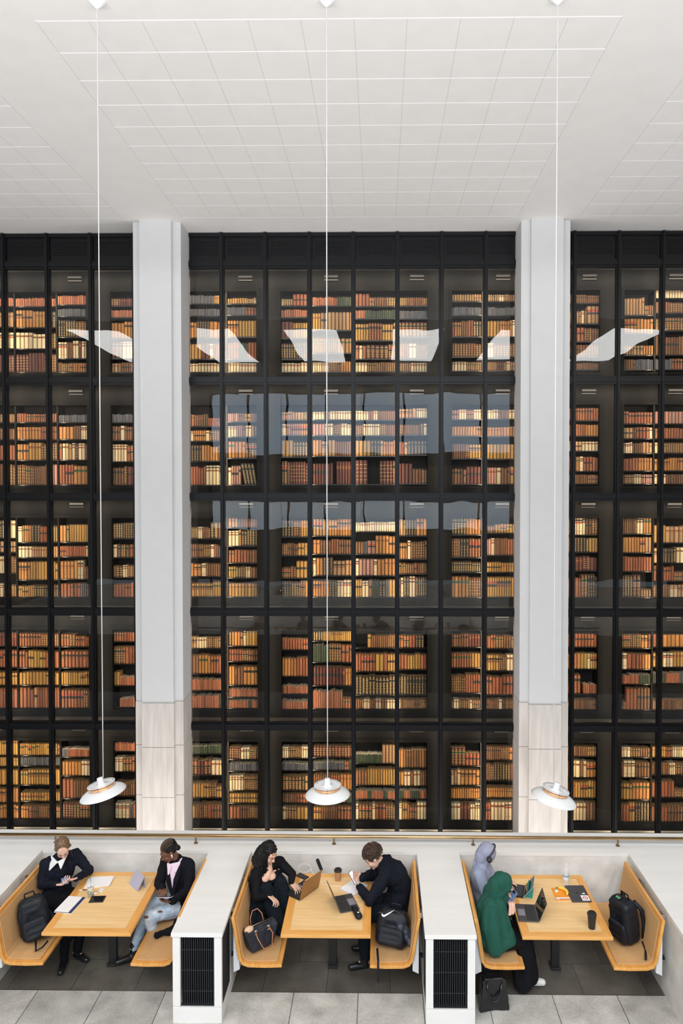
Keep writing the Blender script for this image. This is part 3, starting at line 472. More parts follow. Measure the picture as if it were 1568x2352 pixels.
# ------------------------------------------------------------------ benches and tables
def bench(xc,s,label,wx):
    """s=-1: bench on the left of its table, +1 on the right"""
    y0,y1=7.14,8.27; root=empty('booth_bench',(xc+s*.66,7.7,0),label,'bench','booth benches')
    path=[(.455,.435),(.62,.428),(.80,.432),(.845,.448),(.872,.49),(.885,.56),(.915,.75),(.945,.925)]
    def off(d):
        out=[]
        for i,p in enumerate(path):
            a=Vector(path[max(i-1,0)]);b=Vector(path[min(i+1,len(path)-1)]); t=(b-a).normalized(); n=Vector((-t.y,t.x)); out.append(Vector(p)+n*d)
        return out
    a=off(.0); b=off(-.032); poly=[(xc+s*p.x,p.y) for p in a]+[(xc+s*p.x,p.y) for p in reversed(b)]
    MB().prism(poly,y0,y1,'y').build('shell','oake',root,bevel=.006,label='curved oak shell')
    # thin upholstery pad set inside the wooden border
    def pts(d): return off(d)
    P1=[(xc+s*p.x,p.y) for p in off(.001)]; P2=[(xc+s*p.x,p.y) for p in off(.012)]
    P1=P1[:]; 
    def trim(Pp):
        q=list(Pp); q[0]=(q[0][0]+s*.045,q[0][1]); q[-1]=(q[-1][0]-s*.006,q[-1][1]-.04); return q
    pad=MB().prism(trim(P1)+list(reversed(trim(P2))),y0+.045,y1-.04,'y'); pad.build('upholstery','uph',root,bevel=.004)
    br=MB(); br.prism([(xc+s*.895,.36),(xc+s*.958,.33),(xc+s*.958,.86),(xc+s*.94,.86),(xc+s*.905,.56)],y0+.03,y1-.1,'y'); br.build('back_bracket_panel','fabw',root,label='white metal panel behind the bench')
    k=MB()
    for yy in (7.35,7.95):
        k.box(min(xc+s*.935,wx),max(xc+s*.935,wx),yy-.03,yy+.03,.82,.875); k.tube([(xc+s*.952,yy,.80),(xc+s*.952,yy,.885)],.010,8)
    k.build('clamp','chrome',root)
    k=MB(); k.box(min(xc+s*.5,wx),max(xc+s*.5,wx),7.35,7.40,.375,.398); k.box(min(xc+s*.5,wx),max(xc+s*.5,wx),7.95,8.0,.375,.398); k.build('support_arm','black',root)
def table(xc,label):
    y0,y1=7.12,8.26; hw=.4625; b=.085; root=empty('booth_table',(xc,7.7,0),label,'table','oak booth tables')
    MB().box(xc-hw+b,xc+hw-b,y0+b,y1-b,.727,.7605).build('table_top','oakx',root)
    def q(poly,m): MB().prism(poly,.726,.76,'z').build('edge_board',m,root,bevel=.003,label='darker mitred oak edge board')
    X0,X1=xc-hw,xc+hw
    q([(X0,y0),(X1,y0),(X1-b,y0+b),(X0+b,y0+b)],'oakf'); q([(X0,y1),(X0+b,y1-b),(X1-b,y1-b),(X1,y1)],'oakf')
    q([(X0,y0),(X0+b,y0+b),(X0+b,y1-b),(X0,y1)],'oake'); q([(X1,y0),(X1,y1),(X1-b,y1-b),(X1-b,y0+b)],'oake')
    p=MB(); p.box(xc-.012,xc+.075,7.74,7.80,.02,.70); p.build('pedestal_post','black',root,bevel=.004)
    p=MB(); p.box(xc-.02,xc+.083,7.70,7.84,0,.03); p.build('foot_plate','black',root,bevel=.004)
    p=MB(); p.box(xc-.3,xc+.3,7.73,7.81,.70,.726); p.build('top_bracket','black',root)
BT=(-3.035,-.56,1.94)
for xc,nm,wl,wr in zip(BT,('left','middle','right'),(-4.12,-1.58,.945),(-2.07,.455,3.0)):
    bench(xc,-1,f'curved oak bench with tan upholstery, left side of the {nm} booth',wl); bench(xc,1,f'curved oak bench with tan upholstery, right side of the {nm} booth',wr)
table(-3.03,'oak booth table with a papers-strewn top, in the left booth'); table(-.56,'oak booth table with two open laptops, in the middle booth'); table(1.917,'oak booth table with a banana and water bottle, in the right booth')
# ------------------------------------------------------------------ pendant lamps
def lamp(x,y,z,tx,ty,label):
    """z = rim height of the large shade; tx,ty small tilt"""
    root=empty('pendant_lamp',(x,y,z),label,'lamp','white layered pendant lamps')
    Rm=Matrix.Translation((x,y,z))@Matrix.Rotation(ty,4,'Y')@Matrix.Rotation(tx,4,'X')
    def L_(pr,n=48,**k): q=MB(); q.M=Rm; return q.lathe(pr,(0,0,0),n,**k)
    L_([(.250,0),(.2495,.004),(.225,.028),(.19,.050),(.155,.066),(.135,.072),(.134,.069),(.154,.063),(.19,.046),(.225,.024),(.247,.0)]).build('large_shade','white',root,smooth=True)
    L_([(.150,.112),(.15,.116),(.12,.104),(.085,.098),(.05,.102),(.035,.115),(.034,.175),(.031,.182),(.012,.186),(.0,.187)]).build('top_shade','white',root,smooth=True)
    L_([(.128,.070),(.135,.090),(.122,.095),(.06,.092),(.058,.08),(.115,.07),(.128,.070)]).build('inner_reflector','copper',root,smooth=True,label='warm copper-coloured inner reflector')
    L_([(.16,.030),(.162,.034),(.10,.060),(.09,.058),(.16,.030)]).build('middle_shade','white',root,smooth=True)
    q=MB(); q.M=Rm
    for k in range(3):
        a=k*2.094+.6; q.tube([(.128*math.cos(a),.128*math.sin(a),.065),(.128*math.cos(a),.128*math.sin(a),.112)],.004,6)
    q.build('strut','black',root)
    q=MB(); q.tube([(x,y,z+.185),(x-.004,y,z+4),(x-.0,y,10.58)],.0055,8); q.build('cord','white',root,smooth=True)
    q=MB(); q.lathe([(.0,-.085),(.012,-.085),(.03,-.07),(.085,-.02),(.10,.0)],(x,y,CZ),32); q.build('ceiling_rose','white',root,smooth=True)
    l=bpy.data.lights.new('lamp_bulb','POINT'); l.energy=4; l.color=(1,.72,.42); l.shadow_soft_size=.03; lo=bpy.data.objects.new('bulb_light',l); COL.objects.link(lo); lo.parent=root; lo.location=(0,0,.06)
lamp(-3.09,7.75,1.93,.0,R(-12),'white layered pendant lamp on a long cord, hanging above the left booth')
lamp(-.584,7.75,1.93,.0,R(-1),'white layered pendant lamp on a long cord, hanging above the middle booth')
lamp(1.92,7.75,1.90,.0,R(13),'white layered pendant lamp on a long cord, hanging above the right booth')
# ------------------------------------------------------------------ organic shapes: primitives fused by voxel remesh
M['skin_a']=mat('skin_light',(.80,.50,.40),.5,noise_amt=.06,nscale=30)
M['skin_b']=mat('skin_medium',(.74,.46,.34),.5,noise_amt=.06,nscale=30)
M['skin_c']=mat('skin_dark',(.17,.070,.038),.42,noise_amt=.1,nscale=30)
M['lip']=mat('lips',(.55,.16,.14),.4); M['lipd']=mat('lips_brown',(.22,.08,.06),.4)
M['eyew']=mat('eye_white',(.75,.72,.70),.3); M['iris']=mat('iris_dark',(.02,.012,.01),.2)
M['navy']=mat('navy_wool',(.008,.010,.019),.85,bump=.25,bscale=200,spec=.15)
M['navy2']=mat('navy_jacket_nylon',(.022,.032,.055),.5,bump=.2,bscale=25)
M['blackc']=mat('black_cloth',(.006,.0065,.009),.8,bump=.2,bscale=60,spec=.15)
M['coat']=mat('charcoal_wool_coat',(.008,.009,.014),.9,noise_amt=.3,nscale=180,bump=.2,bscale=180,spec=.15)
M['pinks']=mat('pale_pink_shirt',(.78,.62,.74),.7,bump=.2,bscale=20)
M['collar']=mat('white_collar',(.80,.83,.84),.7)
M['jean']=mat('bleached_denim',(.62,.72,.82),.8,col2=(.33,.45,.60),nscale=9,bump=.2,bscale=80)
M['hood']=mat('dark_navy_hoodie',(.008,.010,.018),.85,noise_amt=.3,nscale=250,bump=.25,bscale=120,spec=.15)
M['trous']=mat('dark_slate_trousers',(.007,.011,.017),.9,spec=.15,bump=.15,bscale=40)
M['shoe']=mat('black_leather_shoe',(.012,.012,.014),.25); M['trainer']=mat('white_trainer',(.75,.75,.75),.5)
M['hijabg']=mat('blue_grey_hijab',(.30,.32,.44),.6,bump=.15,bscale=15); M['top_g']=mat('grey_blue_tunic',(.28,.33,.45),.7,bump=.15,bscale=15)
M['hijabn']=mat('bottle_green_hijab',(.006,.085,.058),.85,noise_amt=.25,nscale=200,bump=.2,bscale=150)
M['hairb']=mat('dark_blonde_hair',(.11,.065,.038),.45,col2=(.20,.13,.075),nscale=60,stretch=(1,1,.2)); M['hairk']=mat('black_hair',(.006,.005,.005),.5,spec=.3)
M['hairc']=mat('dark_brown_curls',(.045,.024,.018),.5,col2=(.085,.05,.035),nscale=40); M['scalp']=mat('scalp_line',(.24,.13,.085),.6)
M['canvas']=mat('navy_canvas',(.012,.016,.028),.6,bump=.2,bscale=40); M['nylon']=mat('black_nylon',(.008,.010,.015),.5,spec=.3,bump=.25,bscale=30)
M['nyl2']=mat('black_nylon_panel',(.011,.014,.020),.6,spec=.3,bump=.2,bscale=120); M['leather']=mat('black_leather',(.010,.010,.012),.2,bump=.15,bscale=30)
M['tanl']=mat('tan_leather_trim',(.48,.20,.10),.5); M['beige']=mat('beige_leather_flap',(.74,.50,.34),.5)
M['paper']=mat('white_paper',(.88,.88,.90),.8,noise_amt=.01); M['ink']=mat('pencil_lines',(.55,.56,.62),.8)
M['gunmetal']=mat('space_grey_metal',(.10,.10,.115),.35,metal=.6); M['screen']=mat('dark_glossy_screen',(.012,.012,.014),.06,spec=.6)
M['keys']=mat('black_keys',(.010,.010,.012),.5); M['keyl']=mat('key_legends',(.55,.58,.65),.5); M['padm']=mat('trackpad_grey',(.24,.24,.28),.35)
M['lidb']=mat('bronze_laptop_lid',(.36,.20,.085),.35,metal=.5); M['sage']=mat('sage_case',(.42,.52,.50),.6); M['teal']=mat('teal_case',(.02,.28,.27),.6)
M['lil']=mat('lilac_case',(.42,.42,.55),.6); M['phone']=mat('blue_phone_case',(.14,.21,.40),.4); M['lit']=mat('lit_phone_screen',(.6,.65,.8),.2,emit=(.75,.8,1),es=.6)
M['kraft']=mat('kraft_card',(.46,.23,.11),.7); M['greenl']=mat('green_logo',(.02,.22,.10),.5); M['coffee']=mat('milky_coffee',(.78,.66,.52),.3)
M['orange']=mat('orange_folder',(.88,.32,.03),.5); M['banana']=mat('banana_skin',(.90,.62,.08),.5,noise_amt=.08,nscale=12); M['stem']=mat('banana_stem',(.25,.16,.05),.7)
M['red']=mat('red_print',(.75,.05,.05),.5); M['mint']=mat('mint_green',(.15,.75,.40),.5); M['bluel']=mat('blue_label',(.05,.35,.65),.5); M['purple']=mat('violet_strip',(.20,.05,.30),.5)
M['bluenb']=mat('pale_blue_wire',(.35,.48,.75),.5); M['navyc']=mat('dark_navy_cover',(.02,.03,.10),.5); M['pearl']=mat('earbud_white',(.85,.85,.85),.3); M['pinkt']=mat('pink_thread',(.75,.15,.25),.7)
def V(*a): return Vector(a)
def fuse(prim,voxel,name,m,parent=None,smooth=2,disp=None,base=None,label=None):
    me=bpy.data.meshes.new('tmp'); me.from_pydata(prim.v,[],prim.f); me.update(); o=bpy.data.objects.new('tmp',me); COL.objects.link(o)
    r=o.modifiers.new('r','REMESH'); r.mode='VOXEL'; r.voxel_size=voxel
    if smooth: s=o.modifiers.new('s','SMOOTH'); s.factor=.5; s.iterations=smooth
    dg=bpy.context.evaluated_depsgraph_get(); dg.update(); em=bpy.data.meshes.new_from_object(o.evaluated_get(dg)); bpy.data.objects.remove(o); bpy.data.meshes.remove(me)
    n=len(em.vertices); co_=np.empty(n*3); em.vertices.foreach_get('co',co_); co_=co_.reshape(-1,3)
    if disp:
        no=np.empty(n*3); em.vertices.foreach_get('normal',no); no=no.reshape(-1,3); amp,fr,st=disp
        d=np.array([noise.noise(Vector((p[0]*fr*st[0],p[1]*fr*st[1],p[2]*fr*st[2])))+.5*noise.noise(Vector((p[0]*fr*2.3*st[0]+5,p[1]*fr*2.3*st[1],p[2]*fr*2.3*st[2]))) for p in co_])
        d=np.clip(d,-.8,.8); co_=co_+no*(amp*d)[:,None]
    loc=ORG[parent.name] if parent is not None else Vector(base)
    em.vertices.foreach_set('co',(co_-np.array(loc)).ravel()); em.update(); em.materials.clear(); em.materials.append(M[m]); em.shade_smooth()
    ob=bpy.data.objects.new(name,em); COL.objects.link(ob)
    if parent is not None: ob.parent=parent
    else: ob.location=loc
    ORG[ob.name]=loc
    if label: ob['label']=label
    return ob
def frame(F,U):
    F=Vector(F).normalized(); S=F.cross(Vector(U)).normalized(); U=S.cross(F).normalized(); return F,U,S    # S = the person's right
def head_prims(q,c,F,U,S,sc=1.0,ears=True):
    c=Vector(c); ax=(S,F,U); k=sc
    q.ell(c+U*.028*k-F*.012*k,(.074*k,.094*k,.092*k),ax,20,14)
    q.ell(c-U*.035*k+F*.018*k,(.060*k,.068*k,.072*k),ax,16,12)
    q.ell(c-U*.088*k+F*.058*k,(.026*k,.024*k,.020*k),ax); q.ell(c+U*.03*k+F*.045*k,(.060*k,.040*k,.045*k),ax)
    q.cap(c+F*.084*k+U*.012*k,.008*k,c+F*.104*k-U*.022*k,.0125*k,8)
    for s in (-1,1):
        q.ell(c+S*s*.034*k-U*.025*k+F*.058*k,(.024*k,.024*k,.024*k),ax); q.cap(c+S*s*.012*k+F*.084*k+U*.026*k,.009*k,c+S*s*.045*k+F*.068*k+U*.028*k,.008*k,6)
        q.ell(c+S*s*.010*k+F*.094*k-U*.026*k,.008*k,None,8,6); q.ell(c+S*s*.031*k+F*.070*k+U*.010*k,(.016*k,.013*k,.011*k),ax,10,6)
        if ears: q.ell(c+S*s*.078*k-F*.008*k+U*.0*k,(.008*k,.018*k,.030*k),ax)
    q.cap(c+S*.018*k+F*.080*k-U*.053*k,.009*k,c-S*.018*k+F*.080*k-U*.053*k,.009*k,6)
def face_parts(root,c,F,U,S,lip,hair,sc=1.0):
    c=Vector(c); ax=(S,F,U); k=sc; l=MB()
    for s in (-1,1):
        q=MB(); e=MB(); b=MB()
        q.ell(c+S*s*.031*k+F*.0755*k+U*.002*k,(.0105*k,.006*k,.0035*k),ax,10,6); e.tube([c+S*s*.020*k+F*.0845*k+U*.0*k,c+S*s*.032*k+F*.084*k-U*.003*k,c+S*s*.043*k+F*.077*k+U*.001*k],.0022*k,6)
        b.cap(c+S*s*.016*k+F*.092*k+U*.030*k,.003*k,c+S*s*.048*k+F*.076*k+U*.033*k,.0025*k,6)
        q.build('eye','eyew',root,smooth=True); e.build('eyelashes','iris',root,smooth=True); b.build('eyebrow',hair,root,smooth=True)
    l.cap(c+S*.019*k+F*.088*k-U*.053*k,.0035*k,c-S*.019*k+F*.088*k-U*.053*k,.0035*k,6); l.ell(c+F*.091*k-U*.056*k,(.014*k,.006*k,.0065*k),ax,8,6)
    l.build('lips',lip,root,smooth=True)
def hand(q,w,d,n,thumb,curl=(.35,.5,.35),sc=1.0,spread=.10):
    """wrist w, direction d, palm facing n, thumb on side 'thumb' (+1: d x n)"""
    w=Vector(w); d=Vector(d).normalized(); n=Vector(n); n=(n-d*n.dot(d)).normalized(); s=d.cross(n)*thumb
    for k in (-.028,-.010,.010,.026): q.cap(w+s*k*.75*sc,.012*sc,w+d*.080*sc+s*k*sc,.0115*sc,8)
    for i,k in enumerate((.030,.010,-.011,-.030)):
        L=[.040*sc,.026*sc,.020*sc]; f=(.95,1.05,.98,.78)[i]; p=w+d*.082*sc+s*k*sc; dd=(d+s*spread*(1.5-i)).normalized()
        for j in range(3):
            a=curl[j]*(1+.12*i); dd=(dd*math.cos(a)+n*math.sin(a)).normalized() if j==0 else (dd*math.cos(a)+(n*dd.dot(d)-d*dd.dot(n)).normalized()*math.sin(a)).normalized()
            e=p+dd*L[j]*f; q.cap(p,(.0095-.0007*j)*sc,e,(.0088-.0009*j)*sc,8); p=e
    p=w+d*.022*sc+s*.024*sc; t1=(d*.75+s*.75+n*.30).normalized(); e=p+t1*.042*sc; q.cap(p,.0135*sc,e,.0105*sc,8); t2=(d*.95+s*.15+n*.35).normalized(); q.cap(e,.0100*sc,e+t2*.034*sc,.0085*sc,8)
def body_prims(q,J,inf=0,parts='tah',sc=1.0):
    """t torso, a arms, l legs, n neck, f feet"""
    g=lambda k: Vector(J[k])
    P=g('pelvis'); N=g('neck'); SL=g('shL'); SR=g('shR'); mid=Vector(J.get('mid',(P+N)/2)); HL=g('hipL'); HR=g('hipR'); ch=Vector(J.get('chest',N.lerp(mid,.45)))
    if 't' in parts:
        q.cap(HL,.105*sc+inf,HR,.105*sc+inf,14); q.cap(P,.125*sc+inf,mid,.112*sc+inf,14); q.cap(mid,.112*sc+inf,ch,.118*sc+inf,14); q.cap(ch,.115*sc+inf,N,.060*sc+inf,14)
        for H,S_ in ((HL,SL),(HR,SR)):
            m_=mid+(H-P)*.5; c_=ch+(S_-N)*.45; q.cap(H,.095*sc+inf,m_,.085*sc+inf,12); q.cap(m_,.085*sc+inf,c_,.095*sc+inf,12); q.cap(c_,.09*sc+inf,S_,.055*sc+inf,12)
        q.cap(SL,.055*sc+inf,N,.055*sc+inf,12); q.cap(SR,.055*sc+inf,N,.055*sc+inf,12)
    if 'n' in parts: q.cap(N,.052*sc,Vector(J['head'])-Vector(J['F'])*.02,.050*sc,12)
    if 'a' in parts:
        for s in 'LR':
            if 'el'+s in J: q.cap(g('sh'+s),.054*sc+inf,g('el'+s),.040*sc+inf,12); q.cap(g('el'+s),.040*sc+inf,g('wr'+s),.026*sc+inf*.8,12)
    if 'l' in parts:
        for s in 'LR':
            if 'kn'+s in J: q.cap(g('hip'+s),.088*sc+inf,g('kn'+s),.056*sc+inf,14); q.cap(g('kn'+s),.055*sc+inf,g('an'+s),.036*sc+inf,14)
    if 'f' in parts:
        for s in 'LR':
            if 'toe'+s in J: a=g('an'+s); t=g('toe'+s); h=a+(a-t)*.15; h.z=min(a.z,t.z+.03); q.cap(a,.036,h,.036,10); q.cap(h,.036,t,.026,10)
def hips(J,w=.09,d=None):
    P=Vector(J['pelvis']); d=Vector(d).normalized(); J['hipR']=P+d*w; J['hipL']=P-d*w     # d points to the person's right
# ---------------- person 1: navy jumper, white collar (left booth, left bench)
def tubes(q,pts,r,n=6): q.tube(pts,r,n)
J=dict(pelvis=V(-3.76,8.05,.56),mid=V(-3.765,8.075,.74),chest=V(-3.735,8.06,.90),neck=V(-3.715,8.06,1.035),head=V(-3.675,8.02,1.165),shR=V(-3.862,7.98,1.0),shL=V(-3.60,8.20,1.0),
 elR=V(-3.875,7.92,.80),wrR=V(-3.625,7.75,.90),elL=V(-3.415,8.13,.845),wrL=V(-3.465,7.89,.89),knR=V(-3.52,7.74,.60),anR=V(-3.53,7.72,.12),toeR=V(-3.50,7.56,.035),knL=V(-3.36,7.90,.60),anL=V(-3.43,7.83,.12),toeL=V(-3.30,7.76,.04))
hips(J,.085,(-.75,-.66,0)); F,U,S=frame((.33,-.62,-.52),(0,-.3,1)); J['F']=F
q=MB(); body_prims(q,J,-.004,'tanlf',.95); head_prims(q,J['head'],F,U,S,.98)
hand(q,J['wrR'],(.85,-.10,.05),(.25,.3,.9),-1,(.45,.7,.5),.92); hand(q,J['wrL'],(-.55,-.80,.15),(-.3,.35,.85),1,(.45,.7,.5),.92)
p1=fuse(q,.0055,'person','skin_a',None,2,base=(-3.7,8.0,0)); tag(p1,'person in a navy jumper with white collar, looking down at a phone, left booth','person')
face_parts(p1,J['head'],F,U,S,'lip','hairb',.98)
q=MB(); body_prims(q,J,.013,'ta',.95); fuse(q,.010,'jumper','navy',p1,2,(.011,13,(1.4,1.4,.8)))
q=MB(); body_prims(q,J,.014,'l',.95)
q.cap(J['hipR'],.12,J['knR'],.09); q.cap(J['hipL'],.12,J['knL'],.09); q.cap((J['hipL']+J['hipR'])/2,.13,(J['knL']+J['knR'])/2,.10); q.cap(J['knR'],.085,J['knR']-V(0,0,.25),.10); q.cap(J['knL'],.085,J['knL']-V(0,0,.25),.10)
fuse(q,.012,'skirt','blackc',p1,3,(.010,8,(1,1,.5)))
for s in 'RL': q=MB(); q.cap(J['kn'+s],.06,V(J['an'+s].x,J['an'+s].y,.06),.043); q.cap(V(J['an'+s].x,J['an'+s].y,.055),.042,J['toe'+s],.032); fuse(q,.009,'tights','blackc',p1,2)
for s in 'RL':
    q=MB(); a=J['an'+s]; t=J['toe'+s]; h=V(a.x,a.y,t.z+.01)+(a-t)*.1; h.z=t.z+.01; q.cap(V(a.x,a.y,.07),.045,h,.042); q.cap(h,.043,t,.034); fuse(q,.008,'shoe','shoe',p1,2)
q=MB(); n_=J['neck']+V(.0,-.0,-.0)
def flap(q,A,B,C,r=.012,n=7):
    for i in range(n): q.cap(Vector(A).lerp(Vector(B),i/(n-1)),r,C,r*.8,8)
flap(q,(-3.795,8.0,1.075),(-3.705,7.935,1.05),(-3.785,7.925,.965)); flap(q,(-3.64,7.99,1.06),(-3.685,7.945,1.05),(-3.655,7.925,.985)); q.tube([(-3.795,8.0,1.075),(-3.78,8.08,1.09),(-3.70,8.12,1.10),(-3.64,8.06,1.09),(-3.64,7.99,1.06)],.013,8)
fuse(q,.006,'collar','collar',p1,2)
q=MB(); c=J['head']; ax=(S,F,U)
q.ell(c+U*.040-F*.027,(.082,.094,.090),ax,20,14)
for s in (-1,1): q.cap(c+S*s*.030+U*.108+F*.015,.020,c+S*s*.062+U*.055+F*.025,.019); q.cap(c+S*s*.062+U*.055+F*.02,.019,c+S*s*.072-U*.03-F*.03,.022)
q.ell(c-F*.115-U*.0,(.040,.030,.040),ax)
fuse(q,.005,'hair','hairb',p1,2,(.0015,90,(1,1,.3)))
q=MB(); pts=[c+U*(.036+.0955*math.cos(a))+F*(-.022+.099*math.sin(a)) for a in np.linspace(-.5,.95,10)]; q.tube(pts,.0022,6); q.build('parting','scalp',p1)
q=MB()
for k in range(5): q.tube([c+S*-.075+F*.03-U*.01*k,c+S*-.085+F*.045-U*(.08+.01*k),c+S*(-.08-.004*k)+F*.06-U*(.17+.012*k)],.0016,4)
q.build('loose_strand','hairb',p1)
# ---------------- person 2: cornrows, long dark coat, bleached jeans
J=dict(pelvis=V(-2.245,8.0,.56),mid=V(-2.26,8.03,.75),chest=V(-2.30,8.0,.92),neck=V(-2.335,7.98,1.045),head=V(-2.41,7.93,1.185),shL=V(-2.20,7.96,1.01),shR=V(-2.48,8.06,1.01),
 elL=V(-2.165,7.88,.78),wrL=V(-2.305,7.69,.76),elR=V(-2.535,7.97,.80),wrR=V(-2.455,7.79,.845),knR=V(-2.62,7.93,.585),anR=V(-2.78,7.82,.15),toeR=V(-2.93,7.72,.04),knL=V(-2.56,7.70,.575),anL=V(-2.50,7.75,.13),toeL=V(-2.62,7.70,.04))
hips(J,.085,(-.35,.94,0)); F,U,S=frame((-.66,-.42,-.48),(-.3,-.2,1)); J['F']=F
q=MB(); body_prims(q,J,-.004,'tanlf',.95); head_prims(q,J['head'],F,U,S,1.0)
hand(q,J['wrL'],(-.85,-.25,.12),(0,.2,1),-1,(.25,.4,.3),.95); hand(q,J['wrR'],(.45,-.75,-.05),(.1,-.2,-1),-1,(.3,.8,.6),.92)
p2=fuse(q,.0055,'person','skin_c',None,2,base=(-2.3,8.0,0)); tag(p2,'person with cornrows in a long charcoal coat and bleached jeans, holding a small tablet','person')
face_parts(p2,J['head'],F,U,S,'lipd','hairk')
q=MB(); body_prims(q,J,.022,'ta',.97)
q.cap(J['hipL'],.13,V(-2.14,7.75,.54),.06); q.cap(V(-2.14,7.75,.54),.06,V(-2.13,7.60,.51),.03); q.cap(V(-2.2,7.66,.49),.035,V(-2.40,7.56,.475),.022); q.cap(V(-2.14,7.62,.5),.035,V(-2.30,7.60,.485),.03); q.cap(V(-2.17,7.80,.52),.06,V(-2.22,7.58,.49),.04); q.cap(V(-2.24,7.62,.495),.045,V(-2.43,7.53,.478),.030); q.cap(V(-2.2,7.9,.53),.07,V(-2.25,7.66,.50),.05)
q.cap(J['neck']+V(.05,.03,.0),.045,J['neck']+V(.03,-.07,-.05),.03)
fuse(q,.010,'coat','coat',p2,2,(.013,12,(1.3,1.3,.6)))
n_=J['neck']
q2=MB(); flap(q2,(-2.40,7.895,1.05),(-2.285,7.905,1.07),(-2.335,7.825,.82),.013,9); flap(q2,(-2.415,7.90,1.06),(-2.375,7.87,1.04),(-2.395,7.845,.97),.014,4); flap(q2,(-2.275,7.95,1.09),(-2.30,7.90,1.06),(-2.32,7.86,.99),.014,4)
fuse(q2,.006,'shirt','pinks',p2,2)
q=MB()
for a,b,w0,w1 in ((n_+V(.07,-.06,.02),n_+V(.035,-.155,-.13),.020,.035),(n_+V(.035,-.155,-.13),n_+V(.0,-.165,-.30),.035,.014),(n_+V(-.08,-.08,-.0),n_+V(-.06,-.145,-.13),.018,.028),(n_+V(-.06,-.145,-.13),n_+V(-.01,-.165,-.30),.028,.014)): q.cap(a,w0,b,w1,8)
fuse(q,.007,'lapel','coat',p2,2)
q=MB(); body_prims(q,J,.016,'l',.95); q.cap(J['hipL'],.11,J['hipR'],.11); fuse(q,.009,'jeans','jean',p2,2,(.009,18,(1,1,1)))
q=MB()
for c_,r_ in ((J['knR']+V(-.035,-.045,.035),(.028,.012,.018)),(J['knL']+V(-.02,-.06,.03),(.030,.010,.016)),((J['knL'].lerp(J['hipL'],.3))+V(0,-.055,.055),(.035,.02,.010))): q.ell(c_,r_,None,10,6)
q.build('ripped_opening','skin_c',p2,smooth=True)
for s in 'RL':
    q=MB(); a=J['an'+s]; t=J['toe'+s]; q.cap(V(a.x,a.y,.17),.048,V(a.x,a.y,.05),.047); q.cap(V(a.x,a.y,.05),.048,t+V(0,0,.005),.038); fuse(q,.008,'boot','shoe',p2,2)
q=MB(); c=J['head']; ax=(S,F,U); q.ell(c+U*.036-F*.024,(.079,.095,.090),ax,20,14); q.cap(c-F*.085-U*.02,.035,c-F*.095-U*.04,.03)
fuse(q,.006,'hair','hairk',p2,1)
q=MB(); r=MB()
for i in range(-4,5):
    b0=i*.017; pts=[]
    for a in np.linspace(-1.25,1.05,14):
        w=math.sqrt(max(.05,1-(b0/.085)**2)); pts.append(c+S*b0*(1+.15*math.cos(a))+U*(.036+.091*w*math.cos(a))+F*(-.024+.097*w*math.sin(a)))
    (q).tube(pts,.0062,6)
    if i<4:
        b1=(i+.5)*.017; pts=[]
        for a in np.linspace(-.9,1.02,12):
            w=math.sqrt(max(.05,1-(b1/.085)**2)); pts.append(c+S*b1*(1+.15*math.cos(a))+U*(.036+.0945*w*math.cos(a))+F*(-.024+.0995*w*math.sin(a)))
        r.tube(pts,.0018,5)
q.build('braid','hairk',p2,smooth=True); r.build('scalp_lines','scalp',p2,label='pale scalp lines between the braids')
o=MB().cap(c-S*.088+F*.0-U*.005,.009,c-S*.086+F*.012-U*.04,.0035).build('earbud','pearl',None,smooth=True); tag(o,'white wireless earbud in the ear of the person with cornrows','earbud')
# ---------------- person 3: long black curls, black top, knees up
J=dict(pelvis=V(-1.31,7.93,.565),mid=V(-1.335,7.95,.74),chest=V(-1.315,7.93,.91),neck=V(-1.285,7.93,1.035),head=V(-1.265,7.90,1.185),shR=V(-1.395,7.83,1.0),shL=V(-1.165,8.06,1.0),
 elR=V(-1.375,7.70,.80),wrR=V(-1.22,7.62,.87),elL=V(-1.01,7.99,.90),wrL=V(-1.01,7.90,.85),knL=V(-1.13,7.89,.86),anL=V(-1.065,7.86,.54),toeL=V(-.98,7.80,.49),knR=V(-1.29,7.80,.84),anR=V(-1.135,7.70,.54),toeR=V(-1.05,7.63,.49))
hips(J,.085,(-.55,-.83,0)); F,U,S=frame((.62,-.45,-.42),(.3,-.2,1)); J['F']=F
q=MB(); body_prims(q,J,-.002,'tanlf',.93); head_prims(q,J['head'],F,U,S,.97)
bc=J['chest']+V(.045,-.070,.022); q.ell(bc+V(-.035,-.022,-.005),.053); q.ell(bc+V(.038,.025,-.005),.053); q.cap(bc+V(-.01,0,.02),.05,J['neck']+V(.02,-.03,-.03),.045)
hand(q,J['wrR'],(.72,-.45,-.25),(-.1,-.3,-1),1,(.25,.55,.4),.95,.16); hand(q,J['wrL'],(.6,-.45,-.25),(0,0,-1),1,(.25,.45,.35),.95,.16)
p3=fuse(q,.0055,'person','skin_b',None,2,base=(-1.3,7.9,.45)); tag(p3,'person with long black curls in a black low-cut top, knees drawn up on the bench','person')
face_parts(p3,J['head'],F,U,S,'lip','hairk',.97)
q=MB(); q.cap(J['hipL'],.115,J['hipR'],.115); q.cap(J['pelvis'],.125,J['mid'],.12); q.cap(J['mid'],.12,J['mid'].lerp(J['chest'],.5),.12); 
q.cap(J['mid']+V(-.06,-.04,0),.09,J['chest']+V(-.10,-.055,-.02),.085); q.cap(J['mid']+V(.06,.05,0),.09,J['chest']+V(.10,.075,-.02),.085); q.cap(J['chest']+V(-.05,.05,-.02),.11,J['neck']+V(-.03,.03,-.06),.07)
body_prims(q,J,.012,'a',.93); q.cap(J['shR'],.068,J['shR'].lerp(J['neck'],.5),.062); q.cap(J['shL'],.070,J['shL'].lerp(J['neck'],.62),.066)
